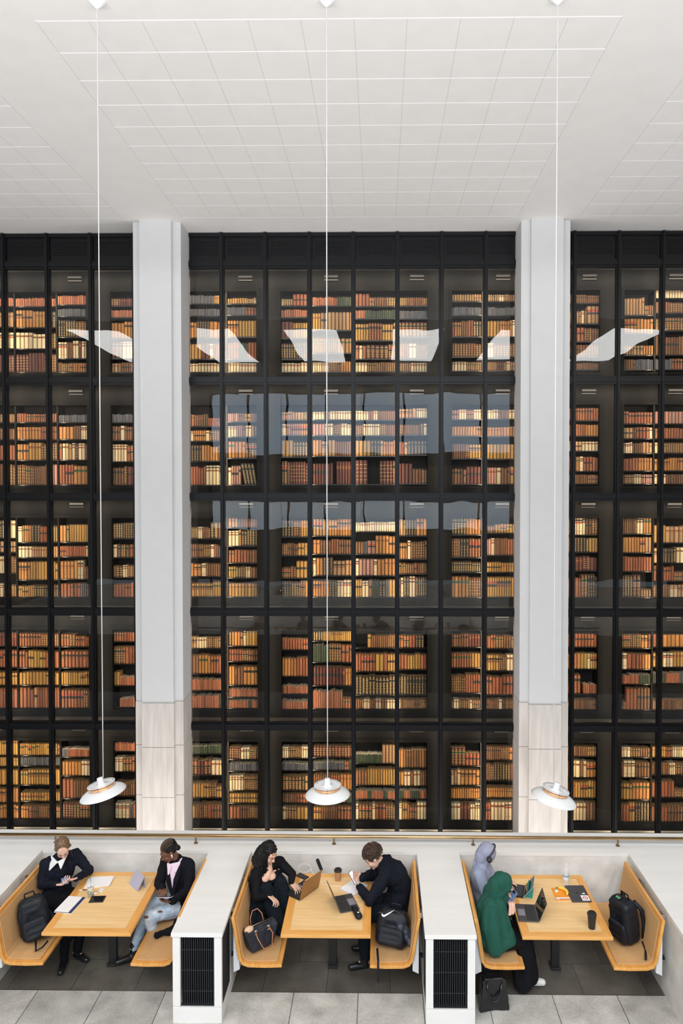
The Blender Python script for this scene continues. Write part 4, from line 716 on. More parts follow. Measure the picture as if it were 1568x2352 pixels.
q.ell(bc+V(-.038,-.024,-.026),.056); q.ell(bc+V(.042,.030,-.026),.056); q.ell(bc+V(-.08,-.05,.0),.035); q.ell(bc+V(.085,.055,.0),.035)
fuse(q,.008,'knit_top','blackc',p3,2,(.004,10,(1,1,1)))
q=MB(); q.cap(J['hipL'],.11,J['hipR'],.11)
for s in 'LR': q.cap(J['hip'+s],.11,J['kn'+s],.082); q.cap(J['kn'+s],.082,J['an'+s],.085)
q.cap(J['anR'],.08,J['anR']+V(.04,-.05,-.01),.07); q.cap(J['anL'],.08,J['anL']+V(.03,-.04,-.01),.06)
fuse(q,.010,'wide_trousers','trous',p3,2,(.014,14,(1.2,1.2,.6)))
for s in 'RL': q=MB(); q.cap(J['an'+s]+V(.03,-.04,-.015),.035,J['toe'+s]+V(-.03,.03,.01),.028); fuse(q,.008,'sock','blackc',p3,2)
c=J['head']; ax=(S,F,U)
q=MB(); q.ell(c+U*.040-F*.026,(.088,.098,.096),ax,20,14); q.cap(c-F*.05+S*.03,.09,c-F*.06+S*.04-U*.14,.085); q.cap(c+S*.075+U*.02,.04,c+S*.085-U*.15+F*.0,.045); q.cap(c-S*.07-F*.02,.035,c-S*.075-U*.10-F*.03,.03)
hair=fuse(q,.008,'hair','hairk',p3,1,(.012,45,(1,1,1)))
rn=random.Random(3); q=MB()
for i in range(210):
    a=rn.uniform(-2.75,1.45); top=rn.uniform(.0,.95)     # angle from the right side round the back to the left
    d0=S*math.cos(a)*1.0-F*math.sin(-a if a<0 else -a)*-1.0 if False else S*math.cos(a)-F*abs(math.sin(a))*(1 if a<1.0 else .3)
    d0=d0.normalized(); st=c+U*(.04+.085*math.cos(top*1.2))-F*.02+d0*(.085*math.sin(.35+top*1.2)); L=rn.uniform(.12,.35)*(1 if S.dot(d0)>-.2 else .45); ph=rn.uniform(0,6.3); n=int(L/.012)+4; pts=[]
    for k in range(n):
        f_=k/(n-1); g_=st+d0*(.022*math.sin(min(1,f_*2)*1.6))-V(0,0,1)*L*f_-F*.01*f_; rr=.009*min(1,f_*4)
        pts.append(g_+S*rr*math.cos(ph+k*1.15)+F*rr*math.sin(ph+k*1.15))
    q.tube(pts,.0034,5)
q.build('curls','hairk',p3,smooth=True)
# ---------------- person 4: curly short hair, dark hoodie, leaning over the table
J=dict(pelvis=V(.165,7.93,.57),mid=V(.235,7.97,.76),chest=V(.165,7.98,.93),neck=V(.045,7.96,1.04),head=V(-.075,7.94,1.125),shL=V(.06,7.80,.99),shR=V(.06,8.13,.97),
 elL=V(-.115,7.64,.815),wrL=V(-.225,7.80,.87),elR=V(-.085,8.10,.84),wrR=V(-.205,7.93,.90),knL=V(-.20,7.74,.58),anL=V(-.17,7.72,.12),toeL=V(-.32,7.68,.04),knR=V(-.2,8.0,.58),anR=V(-.15,8.0,.12),toeR=V(-.3,8.0,.04))
hips(J,.09,(0,1,0)); F,U,S=frame((-.80,-.16,-.56),(-.5,0,1)); J['F']=F
q=MB(); body_prims(q,J,-.004,'tanlf',1.0); head_prims(q,J['head'],F,U,S,1.03)
hand(q,J['wrL'],(-.55,.62,.30),(.1,.6,.5),-1,(.45,.7,.5),1.0); hand(q,J['wrR'],(-.75,-.25,.25),(-.2,-.6,.45),1,(.4,.7,.5),1.0)
p4=fuse(q,.0055,'person','skin_b',None,2,base=(.1,7.9,0)); tag(p4,'person with short brown curls in a dark hoodie, leaning over a phone, middle booth','person')
face_parts(p4,J['head'],F,U,S,'lip','hairc',1.03)
q=MB(); body_prims(q,J,.024,'ta',1.0); q.cap(J['neck']+V(.05,-.08,.02),.045,J['neck']+V(.05,.08,.02),.045); q.cap(J['neck']+V(.06,-.07,.01),.05,J['neck']+V(.13,0,-.05),.06); q.cap(J['neck']+V(.06,.07,.01),.05,J['neck']+V(.13,0,-.05),.06); q.cap(J['neck']+V(.0,-.085,-.0),.035,J['neck']+V(-.05,-.05,-.05),.03)
fuse(q,.010,'hoodie','hood',p4,2,(.014,13,(1,1.2,.9)))
q=MB(); body_prims(q,J,.018,'l',1.0); q.cap(J['hipL'],.118,J['hipR'],.118); fuse(q,.010,'trousers','trous',p4,2,(.007,10,(1,1,.6)))
for s in 'RL': q=MB(); q.cap(J['an'+s]+V(0,0,.06),.047,V(J['an'+s].x,J['an'+s].y,.06),.043); q.cap(V(J['an'+s].x,J['an'+s].y,.055),.042,J['toe'+s],.032); fuse(q,.009,'sock','blackc',p4,2)
for s in 'RL': q=MB(); a=J['an'+s]; t=J['toe'+s]; q.cap(a+V(0,0,.05),.05,V(a.x,a.y,.05),.049); q.cap(V(a.x,a.y,.045),.044,t,.036); fuse(q,.008,'shoe','shoe',p4,2)
c=J['head']; rn=random.Random(9); q=MB(); q.ell(c+U*.05-F*.02,(.092,.104,.096),(S,F,U),18,12); fuse(q,.008,'hair','hairc',p4,0,(.006,70,(1,1,1)))
q=MB()
for i in range(420):
    z=rn.uniform(-.45,1); a=rn.uniform(0,6.283); rr=math.sqrt(1-z*z); f_=rr*math.sin(a); s_=rr*math.cos(a)
    if f_>.45 and z<.15: continue
    if z<-.1 and f_>-.1 and abs(s_)>.5: continue
    ce_=c+U*(.05+.100*z)+F*(-.02+.108*f_)+S*.097*s_; nrm=(U*z+F*f_+S*s_).normalized(); u_=nrm.orthogonal().normalized(); w_=nrm.cross(u_); ph=rn.uniform(0,6.28); R0=rn.uniform(.006,.010)
    q.tube([ce_+(u_*math.cos(ph+k*1.1)+w_*math.sin(ph+k*1.1))*R0+nrm*(.0032*k) for k in range(6)],.0040,5)
q.build('curls','hairc',p4,smooth=True)
# ---------------- person 5: grey-blue hijab with black headphones
J=dict(pelvis=V(1.20,8.02,.56),mid=V(1.165,8.03,.74),chest=V(1.165,8.01,.90),neck=V(1.16,7.98,1.03),head=V(1.205,7.95,1.16),shR=V(1.12,7.87,.99),shL=V(1.20,8.13,.97),
 elR=V(1.19,7.76,.78),wrR=V(1.40,7.88,.80),elL=V(1.30,8.16,.80),wrL=V(1.45,8.05,.80),knR=V(1.60,7.93,.58),anR=V(1.62,7.95,.12),toeR=V(1.75,7.95,.04),knL=V(1.60,8.1,.58),anL=V(1.60,8.1,.12),toeL=V(1.75,8.1,.04))
hips(J,.085,(0,-1,0)); F,U,S=frame((.80,-.05,-.50),(.3,0,1)); J['F']=F
q=MB(); body_prims(q,J,-.004,'tanlf',.93); head_prims(q,J['head'],F,U,S,.97)
hand(q,J['wrR'],(.8,.3,-.05),(0,0,-1),1,(.3,.4,.3),.92); hand(q,J['wrL'],(.9,-.1,-.05),(0,0,-1),-1,(.3,.4,.3),.92)
p5=fuse(q,.0055,'person','skin_b',None,2,base=(1.17,8.0,0)); tag(p5,'person in a grey-blue hijab and tunic at the far end of the right booth','person')
face_parts(p5,J['head'],F,U,S,'lip','hairk',.97)
q=MB(); body_prims(q,J,.020,'ta',.95); fuse(q,.010,'tunic','top_g',p5,2,(.012,9,(1,1,.5)))
q=MB(); body_prims(q,J,.025,'l',.95); q.cap(J['hipL'],.12,J['hipR'],.12); fuse(q,.012,'dark_trousers','blackc',p5,2)
c=J['head']; ax=(S,F,U); q=MB(); q.ell(c+U*.030-F*.010,(.094,.108,.110),ax,20,14)
for s in (-1,1): q.cap(c+S*s*.055+U*.03+F*.035,.038,c+S*s*.05-U*.09+F*.035,.035)
q.cap(c-F*.03-U*.03,.088,J['neck']+V(.0,0,-.02),.085); q.cap(c+F*.035-U*.12,.050,J['chest']+V(.10,-.02,.03),.055); q.cap(J['neck']+V(-.0,-.06,.0),.075,J['chest']+V(.08,-.08,-.04),.05); q.cap(J['neck']+V(0,.06,0),.075,J['chest']+V(.06,.06,.0),.055); q.cap(J['neck']+V(-.05,0,.03),.05,J['neck']+V(-.07,-.02,-.10),.03)
fuse(q,.0065,'hijab','hijabg',p5,2,(.007,26,(1.5,1.2,.45)))
q=MB(); pts=[c+U*(.03+.119*math.cos(a))+S*(.108*math.sin(a))+F*(.0+.028*math.cos(a)) for a in np.linspace(-1.65,1.65,22)]; q.tube(pts,.0085,8)
hp=q.build('headphones','blackp',None,smooth=True); tag(hp,'black over-ear headphones worn over the grey-blue hijab','headphones')
for s in (-1,1): q=MB(); q.cap(c+S*s*.105+U*.02+F*.02,.034,c+S*s*.122+U*.018+F*.02,.030,14); q.build('ear_cup','blackp',hp,smooth=True)
# ---------------- person 6: bottle-green hijab, black abaya
J=dict(pelvis=V(1.185,7.43,.57),mid=V(1.175,7.44,.75),chest=V(1.205,7.44,.90),neck=V(1.235,7.45,1.0),head=V(1.292,7.45,1.105),shR=V(1.17,7.32,.95),shL=V(1.20,7.60,.95),
 elR=V(1.20,7.27,.76),wrR=V(1.375,7.345,.84),elL=V(1.25,7.60,.82),wrL=V(1.335,7.52,.90),knR=V(1.53,7.37,.58),anR=V(1.53,7.36,.13),toeR=V(1.58,7.36,.07),knL=V(1.55,7.52,.58),anL=V(1.60,7.47,.12),toeL=V(1.74,7.46,.045))
hips(J,.085,(0,-1,0)); F,U,S=frame((.72,.08,-.68),(.4,0,1)); J['F']=F
q=MB(); body_prims(q,J,-.004,'tanlf',.93); head_prims(q,J['head'],F,U,S,.96)
hand(q,J['wrR'],(.22,.35,.85),(-.2,.5,-.1),-1,(.3,.5,.4),.95); hand(q,J['wrL'],(.35,-.15,.55),(.6,-.3,-.1),1,(.4,.6,.4),.95)
p6=fuse(q,.0055,'person','skin_a',None,2,base=(1.2,7.45,0)); tag(p6,'person in a bottle-green hijab and black robe holding a blue phone, right booth','person')
face_parts(p6,J['head'],F,U,S,'lip','hairk',.96)
q=MB(); body_prims(q,J,.012,'a',.95); q.cap(J['hipL'],.12,J['hipR'],.12)
for s,x in (('R',0),('L',.0)): q.cap(J['hip'+s],.11,J['kn'+s],.085); q.cap(J['kn'+s],.08,J['an'+s]+V(.0,0,.0),.10)
q.cap(V(1.53,7.44,.58),.09,V(1.56,7.40,.15),.12); q.cap(V(1.48,7.40,.3),.09,V(1.50,7.36,.10),.09)
fuse(q,.011,'robe','blackc',p6,2,(.016,9,(1,1,.35)))
q=MB(); q.ell(c*0+J['head']+U*.028-F*.012,(.098,.112,.112),(S,F,U),20,14)
h_=J['head']
for s in (-1,1): q.cap(h_+S*s*.055+U*.03+F*.04,.042,h_+S*s*.055-U*.09+F*.03,.04)
q.cap(h_-F*.04-U*.03,.095,J['neck'],.10); q.cap(J['neck'],.10,J['chest']+V(-.02,0,-.05),.16); q.cap(J['shR'],.095,V(1.165,7.30,.76),.125); q.cap(J['shL'],.08,V(1.20,7.60,.80),.09); q.cap(J['shR']+V(.06,.03,0),.09,V(1.29,7.33,.74),.095)
q.cap(J['chest']+V(0,0,-.05),.165,V(1.16,7.40,.62),.175); q.cap(V(1.165,7.30,.76),.125,V(1.20,7.27,.56),.10); q.cap(V(1.27,7.33,.76),.095,V(1.36,7.31,.62),.07); q.cap(V(1.20,7.27,.56),.09,V(1.36,7.30,.60),.065); q.cap(V(1.16,7.38,.62),.16,V(1.20,7.28,.53),.08); q.cap(J['neck']+V(.05,0,-.03),.09,V(1.30,7.42,.82),.06)
fuse(q,.009,'hijab','hijabn',p6,2,(.011,9,(1.5,1.5,.5)))
q=MB(); t=J['toeL']; q.cap(V(1.62,7.47,.05),.045,t,.036); fuse(q,.008,'shoe','trainer',p6,2,label='white trainer')
# ------------------------------------------------------------------ bags
def TR(loc,rz=0,rx=0,ry=0): return Matrix.Translation(loc)@Matrix.Rotation(rz,4,'Z')@Matrix.Rotation(rx,4,'X')@Matrix.Rotation(ry,4,'Y')
def XF(q,Mx): q.v=[tuple(Mx@Vector(v)) for v in q.v]; return q
def bag_shell(w,d,h,Mx,r=.07,top=.8):
    q=MB()
    for z,k in ((r,1.0),(h*.35,1.04),(h*.7,.98),(h-r,top)):
        pass
    c=[(-w/2+r,-d/2+r),(w/2-r,-d/2+r),(w/2-r,d/2-r),(-w/2+r,d/2-r)]
    zs=[(r,1.0),(h*.4,1.06),(h*.72,.98),(h-r,top)]
    for i in range(3):
        (z0,k0),(z1,k1)=zs[i],zs[i+1]
        for x,y in c: q.cap((x*k0,y*k0,z0),r,(x*k1,y*k1,z1),r,10)
        q.box(-w/2*k0*.97+r*.3,w/2*k0*.97-r*.3,-d/2+r*.25,d/2-r*.25,z0-.02,z1+.02) 
        for z,k in ((z0,k0),(z1,k1)):
            for a in range(4): p=c[a]; p2_=c[(a+1)%4]; q.cap((p[0]*k,p[1]*k,z),r,(p2_[0]*k,p2_[1]*k,z),r,10)
    return XF(q,Mx)
def backpack(Mx,w,d,h,label,m='nylon',m2='nyl2',swoosh=False):
    loc=Mx.translation; sh=bag_shell(w,d,h,Mx)
    root=fuse(sh,.010,'backpack',m,None,3,(.010,7,(1,1,.6)),base=loc); tag(root,label,'backpack')
    fuse(bag_shell(w*.78,.07,h*.46,Mx@Matrix.Translation((0,-d/2-.005,.03)),.03,.9),.008,'front_pocket',m2,root,2,(.006,10,(1,1,1)))
    q=MB(); pts=[(-w*.40,-d*.35,h*.42)]+[(w*.42*math.cos(a),-d*.36,h*.62+h*.34*math.sin(a)) for a in np.linspace(math.pi,0,14)]+[(w*.40,-d*.35,h*.42)]; q.tube(pts,.006,6); XF(q,Mx).build('zip_line','black',root,smooth=True)
    q=MB(); q.tube([(-.05,d*.25,h*.97),(-.045,d*.22,h+.035),(.045,d*.22,h+.035),(.05,d*.25,h*.97)],.009,8); XF(q,Mx).build('top_handle',m,root,smooth=True)
    for s in (-1,1):
        q=MB(); q.tube([(s*.08,d*.48,h*.92),(s*.12,d*.5+.05,h*.7),(s*.14,d*.5+.045,h*.4),(s*.15,d*.47,h*.12)],[.022,.026,.022,.012],8); XF(q,Mx).build('shoulder_strap',m2,root,smooth=True)
    return root
def flat(Mx,pts,m,root,name,label=None,t=.003):
    q=MB(); q.prism(pts,0,t,'z'); return XF(q,Mx).build(name,m,root,label=label)
# left booth: large black backpack and a navy jacket on the bench
b1=backpack(TR((-3.70,7.47,.47),R(28),R(-14),R(-10)),.30,.17,.44,'large black backpack on the left bench of the left booth')
q=MB(); q.tube([(-3.68,7.38,.50),(-3.62,7.26,.475),(-3.56,7.28,.50),(-3.53,7.34,.53)],.010,6); q.build('loose_webbing','nylon',b1,smooth=True)
q=MB(); q.cap((-3.88,7.90,.53),.07,(-3.74,7.80,.53),.07); q.cap((-3.74,7.80,.54),.07,(-3.62,7.70,.52),.05); q.cap((-3.90,7.88,.55),.06,(-3.86,7.72,.60),.06); q.cap((-3.86,7.72,.60),.055,(-3.72,7.66,.56),.05)
o=fuse(q,.010,'jacket','navy2',None,2,(.018,14,(1,1,1)),base=(-3.78,7.8,.46)); tag(o,'crumpled navy jacket on the bench between person and large backpack, left booth','jacket')
# middle booth left: tote with tan handles; black jacket
Mx=TR((-1.27,7.37,.47),R(38),R(-6),0)
q=MB(); q.prism([(-.13,0),(.13,0),(.185,.20),(-.185,.20)],-.06,.06,'y'); q.prism([(-.185,.195),(.185,.195),(.17,.235),(-.17,.235)],-.035,.035,'y'); XF(q,Mx)
tt=fuse(q,.008,'tote_bag','canvas',None,3,(.012,10,(1,1,1)),base=Mx.translation); tag(tt,'navy canvas tote bag with tan leather handles, middle booth left bench','bag')
for s in (-1,1):
    q=MB(); q.tube([(-.075,s*.045,.20),(-.07,s*.07,.29),(-.03,s*.09+(-.03 if s<0 else 0),.345),(.03,s*.09+(-.03 if s<0 else 0),.345),(.07,s*.07,.29),(.075,s*.045,.20)] if s>0 else [(-.075,-.05,.20),(-.08,-.10,.15),(-.04,-.15,.05),(.05,-.16,.05),(.10,-.10,.14),(.08,-.05,.20)],.0055,6); XF(q,Mx).build('handle','tanl',tt,smooth=True)
q=MB(); q.ell((-.13,-.01,.225),(.055,.035,.035)); XF(q,Mx).build('flap','beige',tt,smooth=True,label='beige leather flap')
for x in (-.075,.075): flat(Mx@Matrix.Translation((x,-.058,.17))@Matrix.Rotation(R(80),4,'X'),[(-.013,0),(.013,0),(.013,.04),(-.013,.04)],'beige',tt,'handle_tab')
q=MB(); q.tube([(-.17,0,.236),(0,.006,.24),(.17,0,.236)],.004,6); XF(q,Mx).build('zip','brass',tt,smooth=True)
q=MB(); q.cap((-1.43,7.86,.72),.05,(-1.42,7.70,.60),.06); q.cap((-1.42,7.72,.62),.06,(-1.40,7.58,.50),.05); q.cap((-1.40,7.60,.52),.06,(-1.28,7.60,.51),.05); q.cap((-1.36,7.72,.55),.07,(-1.22,7.62,.51),.05); q.cap((-1.2,7.62,.51),.05,(-1.07,7.57,.50),.035)
o=fuse(q,.010,'jacket','trous',None,2,(.016,14,(1,1,.7)),base=(-1.33,7.7,.46)); tag(o,'black jacket lying on the bench beside the person with long curls','jacket')
# middle booth right: backpack
Mx=TR((.105,7.385,.47),R(-8),R(-24),R(6)); b4=backpack(Mx,.34,.20,.36,'black backpack with a white curved tick emblem, middle booth right bench')
sw=[(-.062,.018),(-.070,.0),(-.062,-.016),(-.040,-.020),(.0,-.004),(.075,.034),(.0,.010),(-.036,-.002),(-.052,.0),(-.058,.008)]
flat(Mx@Matrix.Translation((-.055,-.115,.305))@Matrix.Rotation(R(62),4,'X')@Matrix.Rotation(R(18),4,'Z'),sw,'white',b4,'tick_emblem','white curved tick emblem',.012)
q=MB(); q.tube([(-.03,7.50,.75),(.0,7.45,.80),(.03,7.46,.76),(.12,7.45,.72),(.20,7.42,.71)],.006,6); q.build('grey_cord','gunmetal',b4,smooth=True)
q=MB(); q.tube([(-.03,7.27,.52),(-.02,7.12,.50),(-.02,7.09,.44),(-.02,7.09,.30)],.012,6); q.build('hanging_strap','nylon',b4,smooth=True)
q=MB(); q.cap((.20,7.42,.72),.045,(.28,7.36,.64),.045); q.cap((.18,7.44,.70),.04,(.22,7.36,.70),.045); q.cap((.28,7.36,.62),.045,(.31,7.30,.56),.035); fuse(q,.009,'knotted_strap','navy2',b4,1,(.012,22,(1,1,1)))
# right booth: upright black backpack
Mx=TR((2.66,7.55,.468),R(-62),R(8),R(0)); b6=backpack(Mx,.30,.19,.47,'upright black backpack on the empty right bench, right booth','nylon','nylon')
q=MB(); q.tube([(2.80,7.45,.50),(2.80,7.36,.475),(2.77,7.28,.472),(2.745,7.21,.474)],.012,6); q.build('trailing_strap','nylon',b6,smooth=True)
q=MB(); q.box(-.03,.03,-.03,.03,0,.006); XF(q,Mx@Matrix.Translation((-.02,-.03,.475))@Matrix.Rotation(R(18),4,'X')).build('tag','blackp',b6)
q=MB()
for x in (-.018,0,.018): q.box(x-.005,x+.004,-.012,.006,.006,.008)
XF(q,Mx@Matrix.Translation((-.02,-.03,.475))@Matrix.Rotation(R(18),4,'X')).build('tag_marks','mint',b6)
# leather shopper on the floor
Mx=TR((1.165,7.15,0),R(6),R(-4),0); q=MB(); q.prism([(-.155,0),(.15,0),(.13,.30),(.10,.33),(-.10,.33),(-.125,.30)],-.065,.065,'y'); XF(q,Mx)
sb=fuse(q,.008,'shopper_bag','leather',None,3,(.014,8,(1,1,1)),base=Mx.translation); tag(sb,'black leather shopper standing on the floor under the right booth bench','bag')
for yy,pts in ((-.07,[(-.085,-.06,.30),(-.07,-.085,.20),(-.03,-.095,.12),(.02,-.095,.12),(.06,-.085,.20),(.075,-.06,.30)]),(.06,[(-.09,.05,.31),(-.06,.05,.37),(0,.05,.385),(.06,.05,.37),(.09,.05,.31)])):
    q=MB(); q.tube(pts,.011,8); XF(q,Mx).build('handle','leather',sb,smooth=True)
# ------------------------------------------------------------------ things on the tables
TZ=.7608
def laptop(loc,rz,w,d,lid_ang,mb_,ml,label,name='laptop',t=.012,inner='screen'):
    """origin: middle of the hinge; keyboard extends along -y"""
    Mx=TR((loc[0],loc[1],TZ),rz); q=MB(); q.box(-w/2,w/2,-d,0,.0,t); root=XF(q,Mx).build(name,mb_,None,bevel=.003,base=(loc[0],loc[1],TZ)); tag(root,label,'laptop')
    k=MB(); cols=14; rows=5
    for r in range(rows):
        for c_ in range(cols): x=-w*.44+c_*w*.88/cols; y=-d*.10-r*d*.085; k.box(x+.001,x+w*.88/cols-.002,y-d*.07,y,t,t+.0015)
    q=MB(); q.box(-w*.455,w*.455,-d*.55,-d*.08,t,t+.0006); kb=XF(q,Mx).build('keyboard','keys',root); XF(k,Mx).build('keys','keys',kb)
    lg=MB()
    for r in range(rows):
        for c_ in range(cols): x=-w*.44+(c_+.5)*w*.88/cols; y=-d*.10-r*d*.085-d*.035; lg.box(x-.0022,x+.0018,y-.002,y+.002,t+.0015,t+.0018)
    XF(lg,Mx).build('key_legends','keyl',kb)
    q=MB(); q.box(-w*.19,w*.19,-d*.95,-d*.60,t,t+.0006); XF(q,Mx).build('trackpad','padm',root)
    Ml=Mx@Matrix.Translation((0,0,t))@Matrix.Rotation(lid_ang,4,'X')   # lid along +z after rotation
    q=MB(); q.box(-w/2,w/2,0,.006,0,d*.98); lid=XF(q,Ml).build('lid',ml,root,bevel=.002)
    q=MB(); q.box(-w/2+.006,w/2-.006,-.0012,0,.012,d*.98-.006); XF(q,Ml).build('screen',inner,lid)
    return root,Ml
def slab(name,label,cat,pts,z0,z1,m,base=None):
    q=MB(); q.prism(pts,z0,z1,'z'); o=q.build(name,m,None,bevel=.0015); tag(o,label,cat); return o
def rect(cx,cy_,w,h,rz): c_,s_=math.cos(rz),math.sin(rz); return [(cx+x*c_-y*s_,cy_+x*s_+y*c_) for x,y in ((-w/2,-h/2),(w/2,-h/2),(w/2,h/2),(-w/2,h/2))]
# left booth
o=slab('paper_stack','loose stack of white paper at the far end of the left booth table','paper',rect(-3.27,8.03,.26,.20,R(12)),TZ,TZ+.012,'paper'); MB().prism(rect(-3.25,8.035,.27,.20,R(4)),TZ+.012,TZ+.014,'z').build('top_sheet','paper',o)
o=slab('notebook','open white notepad with a dark cover on the near left table edge','notebook',rect(-3.405,7.60,.19,.29,R(-7)),TZ,TZ+.008,'navyc')
MB().prism(rect(-3.42,7.595,.16,.275,R(-7)),TZ+.008,TZ+.016,'z').build('page_block','paper',o); MB().prism(rect(-3.405,7.60,.20,.30,R(-7)),TZ-.0005,TZ+.002,'z').build('cover_edge','white',o)
def cup_to_go(x,y,label,mb_,ml,r0=.030,r1=.043,h=.125,logo=None):
    root=MB().lathe([(r0,0),(r1,h)],(x,y,TZ),28,capb=True,capt=True).build('coffee_cup',mb_,None,smooth=False,base=(x,y,TZ)); tag(root,label,'cup')
    MB().lathe([(r1+.003,h-.004),(r1+.003,h+.008),(r1-.004,h+.012),(r1-.006,h+.020),(r1-.012,h+.020),(r1-.014,h+.014),(.0,h+.014)],(x,y,TZ),28).build('lid',ml,root)
    return root
cup_to_go(-.492,8.115,'brown card coffee cup with black lid, far edge of the middle table','kraft','blackp',h=.115)
cup_to_go(2.205,7.27,'tall black takeaway cup near the front corner of the right table','black','blackp',.034,.046,.145)
x,y=-3.245,7.76
root=MB().lathe([(.030,0),(.040,.115),(.0385,.115),(.029,.002),(0,.002)],(x,y,TZ),28,capb=True).build('iced_coffee_cup','pet',None,smooth=True,base=(x,y,TZ)); tag(root,'clear plastic iced coffee cup with domed lid and straw, left table','cup')
MB().lathe([(.0,.004),(.0285,.004),(.0365,.095),(0,.095)],(x,y,TZ),24).build('drink','coffee',root,smooth=True)
MB().lathe([(.042,.115),(.042,.12),(.036,.145),(.018,.158),(.008,.16)],(x,y,TZ),24).build('domed_lid','pet',root,smooth=True)
MB().tube([(x+.003,y,TZ+.02),(x,y,TZ+.205)],.003,8).build('straw','teal',root,smooth=True)
q=MB()
for i in range(20):
    a0=2*math.pi*i/20; a1=2*math.pi*(i+1)/20
    def PP(r,a): dx=r*math.cos(a); dz=r*math.sin(a); R_=.0362+.0001+(dz+.058-.058)*.087; th=dx/.036; return (x+(R_+.001)*math.sin(th),y-(R_+.001)*math.cos(th),TZ+.060+dz)
    q.add([PP(.014,a0),PP(.021,a0),PP(.021,a1),PP(.014,a1)],[(0,1,2,3)])
q.build('ring_logo','greenl',root,label='green ring logo')
o=MB().tube([(-3.425,7.865,TZ+.006),(-3.385,7.872,TZ+.006)],.0055,10).build('marker_pen','white',None,smooth=True); tag(o,'white and black marker pen beside the iced coffee cup','pen'); MB().tube([(-3.385,7.872,TZ+.006),(-3.32,7.882,TZ+.006)],.0045,10).build('black_barrel','black',o,smooth=True)
o=slab('tablet_computer','small black tablet lying face up by the iced coffee cup','tablet',rect(-3.145,7.70,.155,.115,R(4)),TZ,TZ+.010,'blackp'); MB().prism(rect(-3.145,7.70,.135,.092,R(4)),TZ+.010,TZ+.0108,'z').build('screen','screen',o)
o=slab('earbud_case','small white rounded charging case behind the black tablet','case',rect(-3.165,7.865,.048,.045,R(-15)),TZ,TZ+.020,'pearl')
q=MB(); q.ell((-3.21,7.80,TZ+.010),(.020,.018,.010)); o=fuse(q,.003,'crumpled_tissue','paper',None,0,(.004,80,(1,1,1)),base=(-3.21,7.80,TZ)); tag(o,'small crumpled white tissue between iced coffee and tablet','tissue')
q=MB(); q.prism([(-.004,0),(.004,0),(.09,.135),(.084,.138)],-.11,.11,'y'); q.prism([(.086,.133),(.091,.137),(.10,.0),(.095,0)],-.10,.10,'y')
XF(q,TR((-2.83,7.94,TZ),R(-58+90+12))); o=q.build('folded_tablet_stand','lil',None); tag(o,'lilac tablet in a folding stand case on the left booth table','tablet')
# phone and tablet held in the hands
o=XF(MB().box(-.036,.036,-.004,.004,-.01,.065),TR((-3.525,7.745,.915),R(30),R(-55))).build('phone','phone',None,bevel=.003); tag(o,'small phone held in both hands by the person in the navy jumper','phone')
o=XF(MB().box(-.085,.085,-.055,.055,0,.008),TR((-2.375,7.645,.825),R(4),R(-24))).build('small_tablet','lil',None,bevel=.003); tag(o,'small tablet held by the person with cornrows','tablet'); XF(MB().box(-.078,.078,-.048,.048,.008,.009),TR((-2.375,7.645,.825),R(4),R(-24))).build('screen','screen',o)
# middle booth
laptop((-.80,7.835),R(-125),.325,.225,R(-14),'black','lidb','black laptop with a bronze lid, used by the person with long curls')
laptop((-.475,7.625),R(109),.31,.215,R(-20),'gunmetal','gunmetal','grey laptop with open keyboard facing right, on the middle table')
q=MB()
o=slab('smartphone','dark smartphone on the far left corner of the middle table','phone',rect(-.915,8.185,.075,.15,R(52)),TZ,TZ+.009,'blackp')
o=slab('spiral_notebook','open white spiral notebook under the hands of the hoodie wearer','notebook',rect(-.30,7.97,.21,.26,R(-38)),TZ,TZ+.009,'paper')
q=MB(); 
for i in range(22): t_=(-.5+i/21); p_=rect(-.30,7.97,.21,.26,R(-38)); a=Vector(p_[0]).lerp(Vector(p_[1]),i/21); q.tube([(a.x,a.y,TZ+.001),(a.x+.001,a.y-.004,TZ+.008),(a.x,a.y+.004,TZ+.013)],.0012,4)
q.build('wire_binding','bluenb',o)
o=MB().tube([(-.27,7.95,TZ+.014),(-.20,7.99,TZ+.014)],.004,8).build('pen','navyc',None,smooth=True); tag(o,'dark pen lying on the open spiral notebook','pen')
q=MB(); q.cap((-.285,7.53,.79),.032,(-.225,7.39,.79),.036); q.ell((-.225,7.385,.79),(.040,.030,.030)); o=fuse(q,.006,'pencil_case','nylon',None,2,(.006,20,(1,1,1)),base=(-.25,7.45,TZ)); tag(o,'soft black pencil case at the front of the middle table','case'); q=MB(); q.ell((-.232,7.405,.822),(.012,.010,.006)); q.build('badge','pearl',o,smooth=True)
o=XF(MB().box(-.036,.036,-.004,.004,-.075,.075),TR((-.305,7.90,.915),R(62),R(-38))).build('phone','blackp',None,bevel=.004); tag(o,'phone with a bright screen held by the person in the hoodie','phone'); XF(MB().box(-.033,.033,-.0048,-.004,-.070,.070),TR((-.305,7.90,.915),R(62),R(-38))).build('screen','lit',o)
XF(MB().box(-.033,.033,.004,.0048,-.070,.070),TR((-.305,7.90,.915),R(62),R(-38))).build('rear_glow','lit',o)  # back face given the same glow as the screen
q=MB(); q.tube([(-.30,7.94,.86),(-.36,8.0,.80),(-.42,7.98,TZ+.004),(-.55,7.99,TZ+.004),(-.66,8.03,TZ+.004),(-.72,8.13,TZ+.004),(-.70,8.25,TZ+.004),(-.71,8.285,.80)],.003,6); o=q.build('charging_cable','pearl',None,smooth=True); tag(o,'white charging cable running across the middle table to a phone','cable')
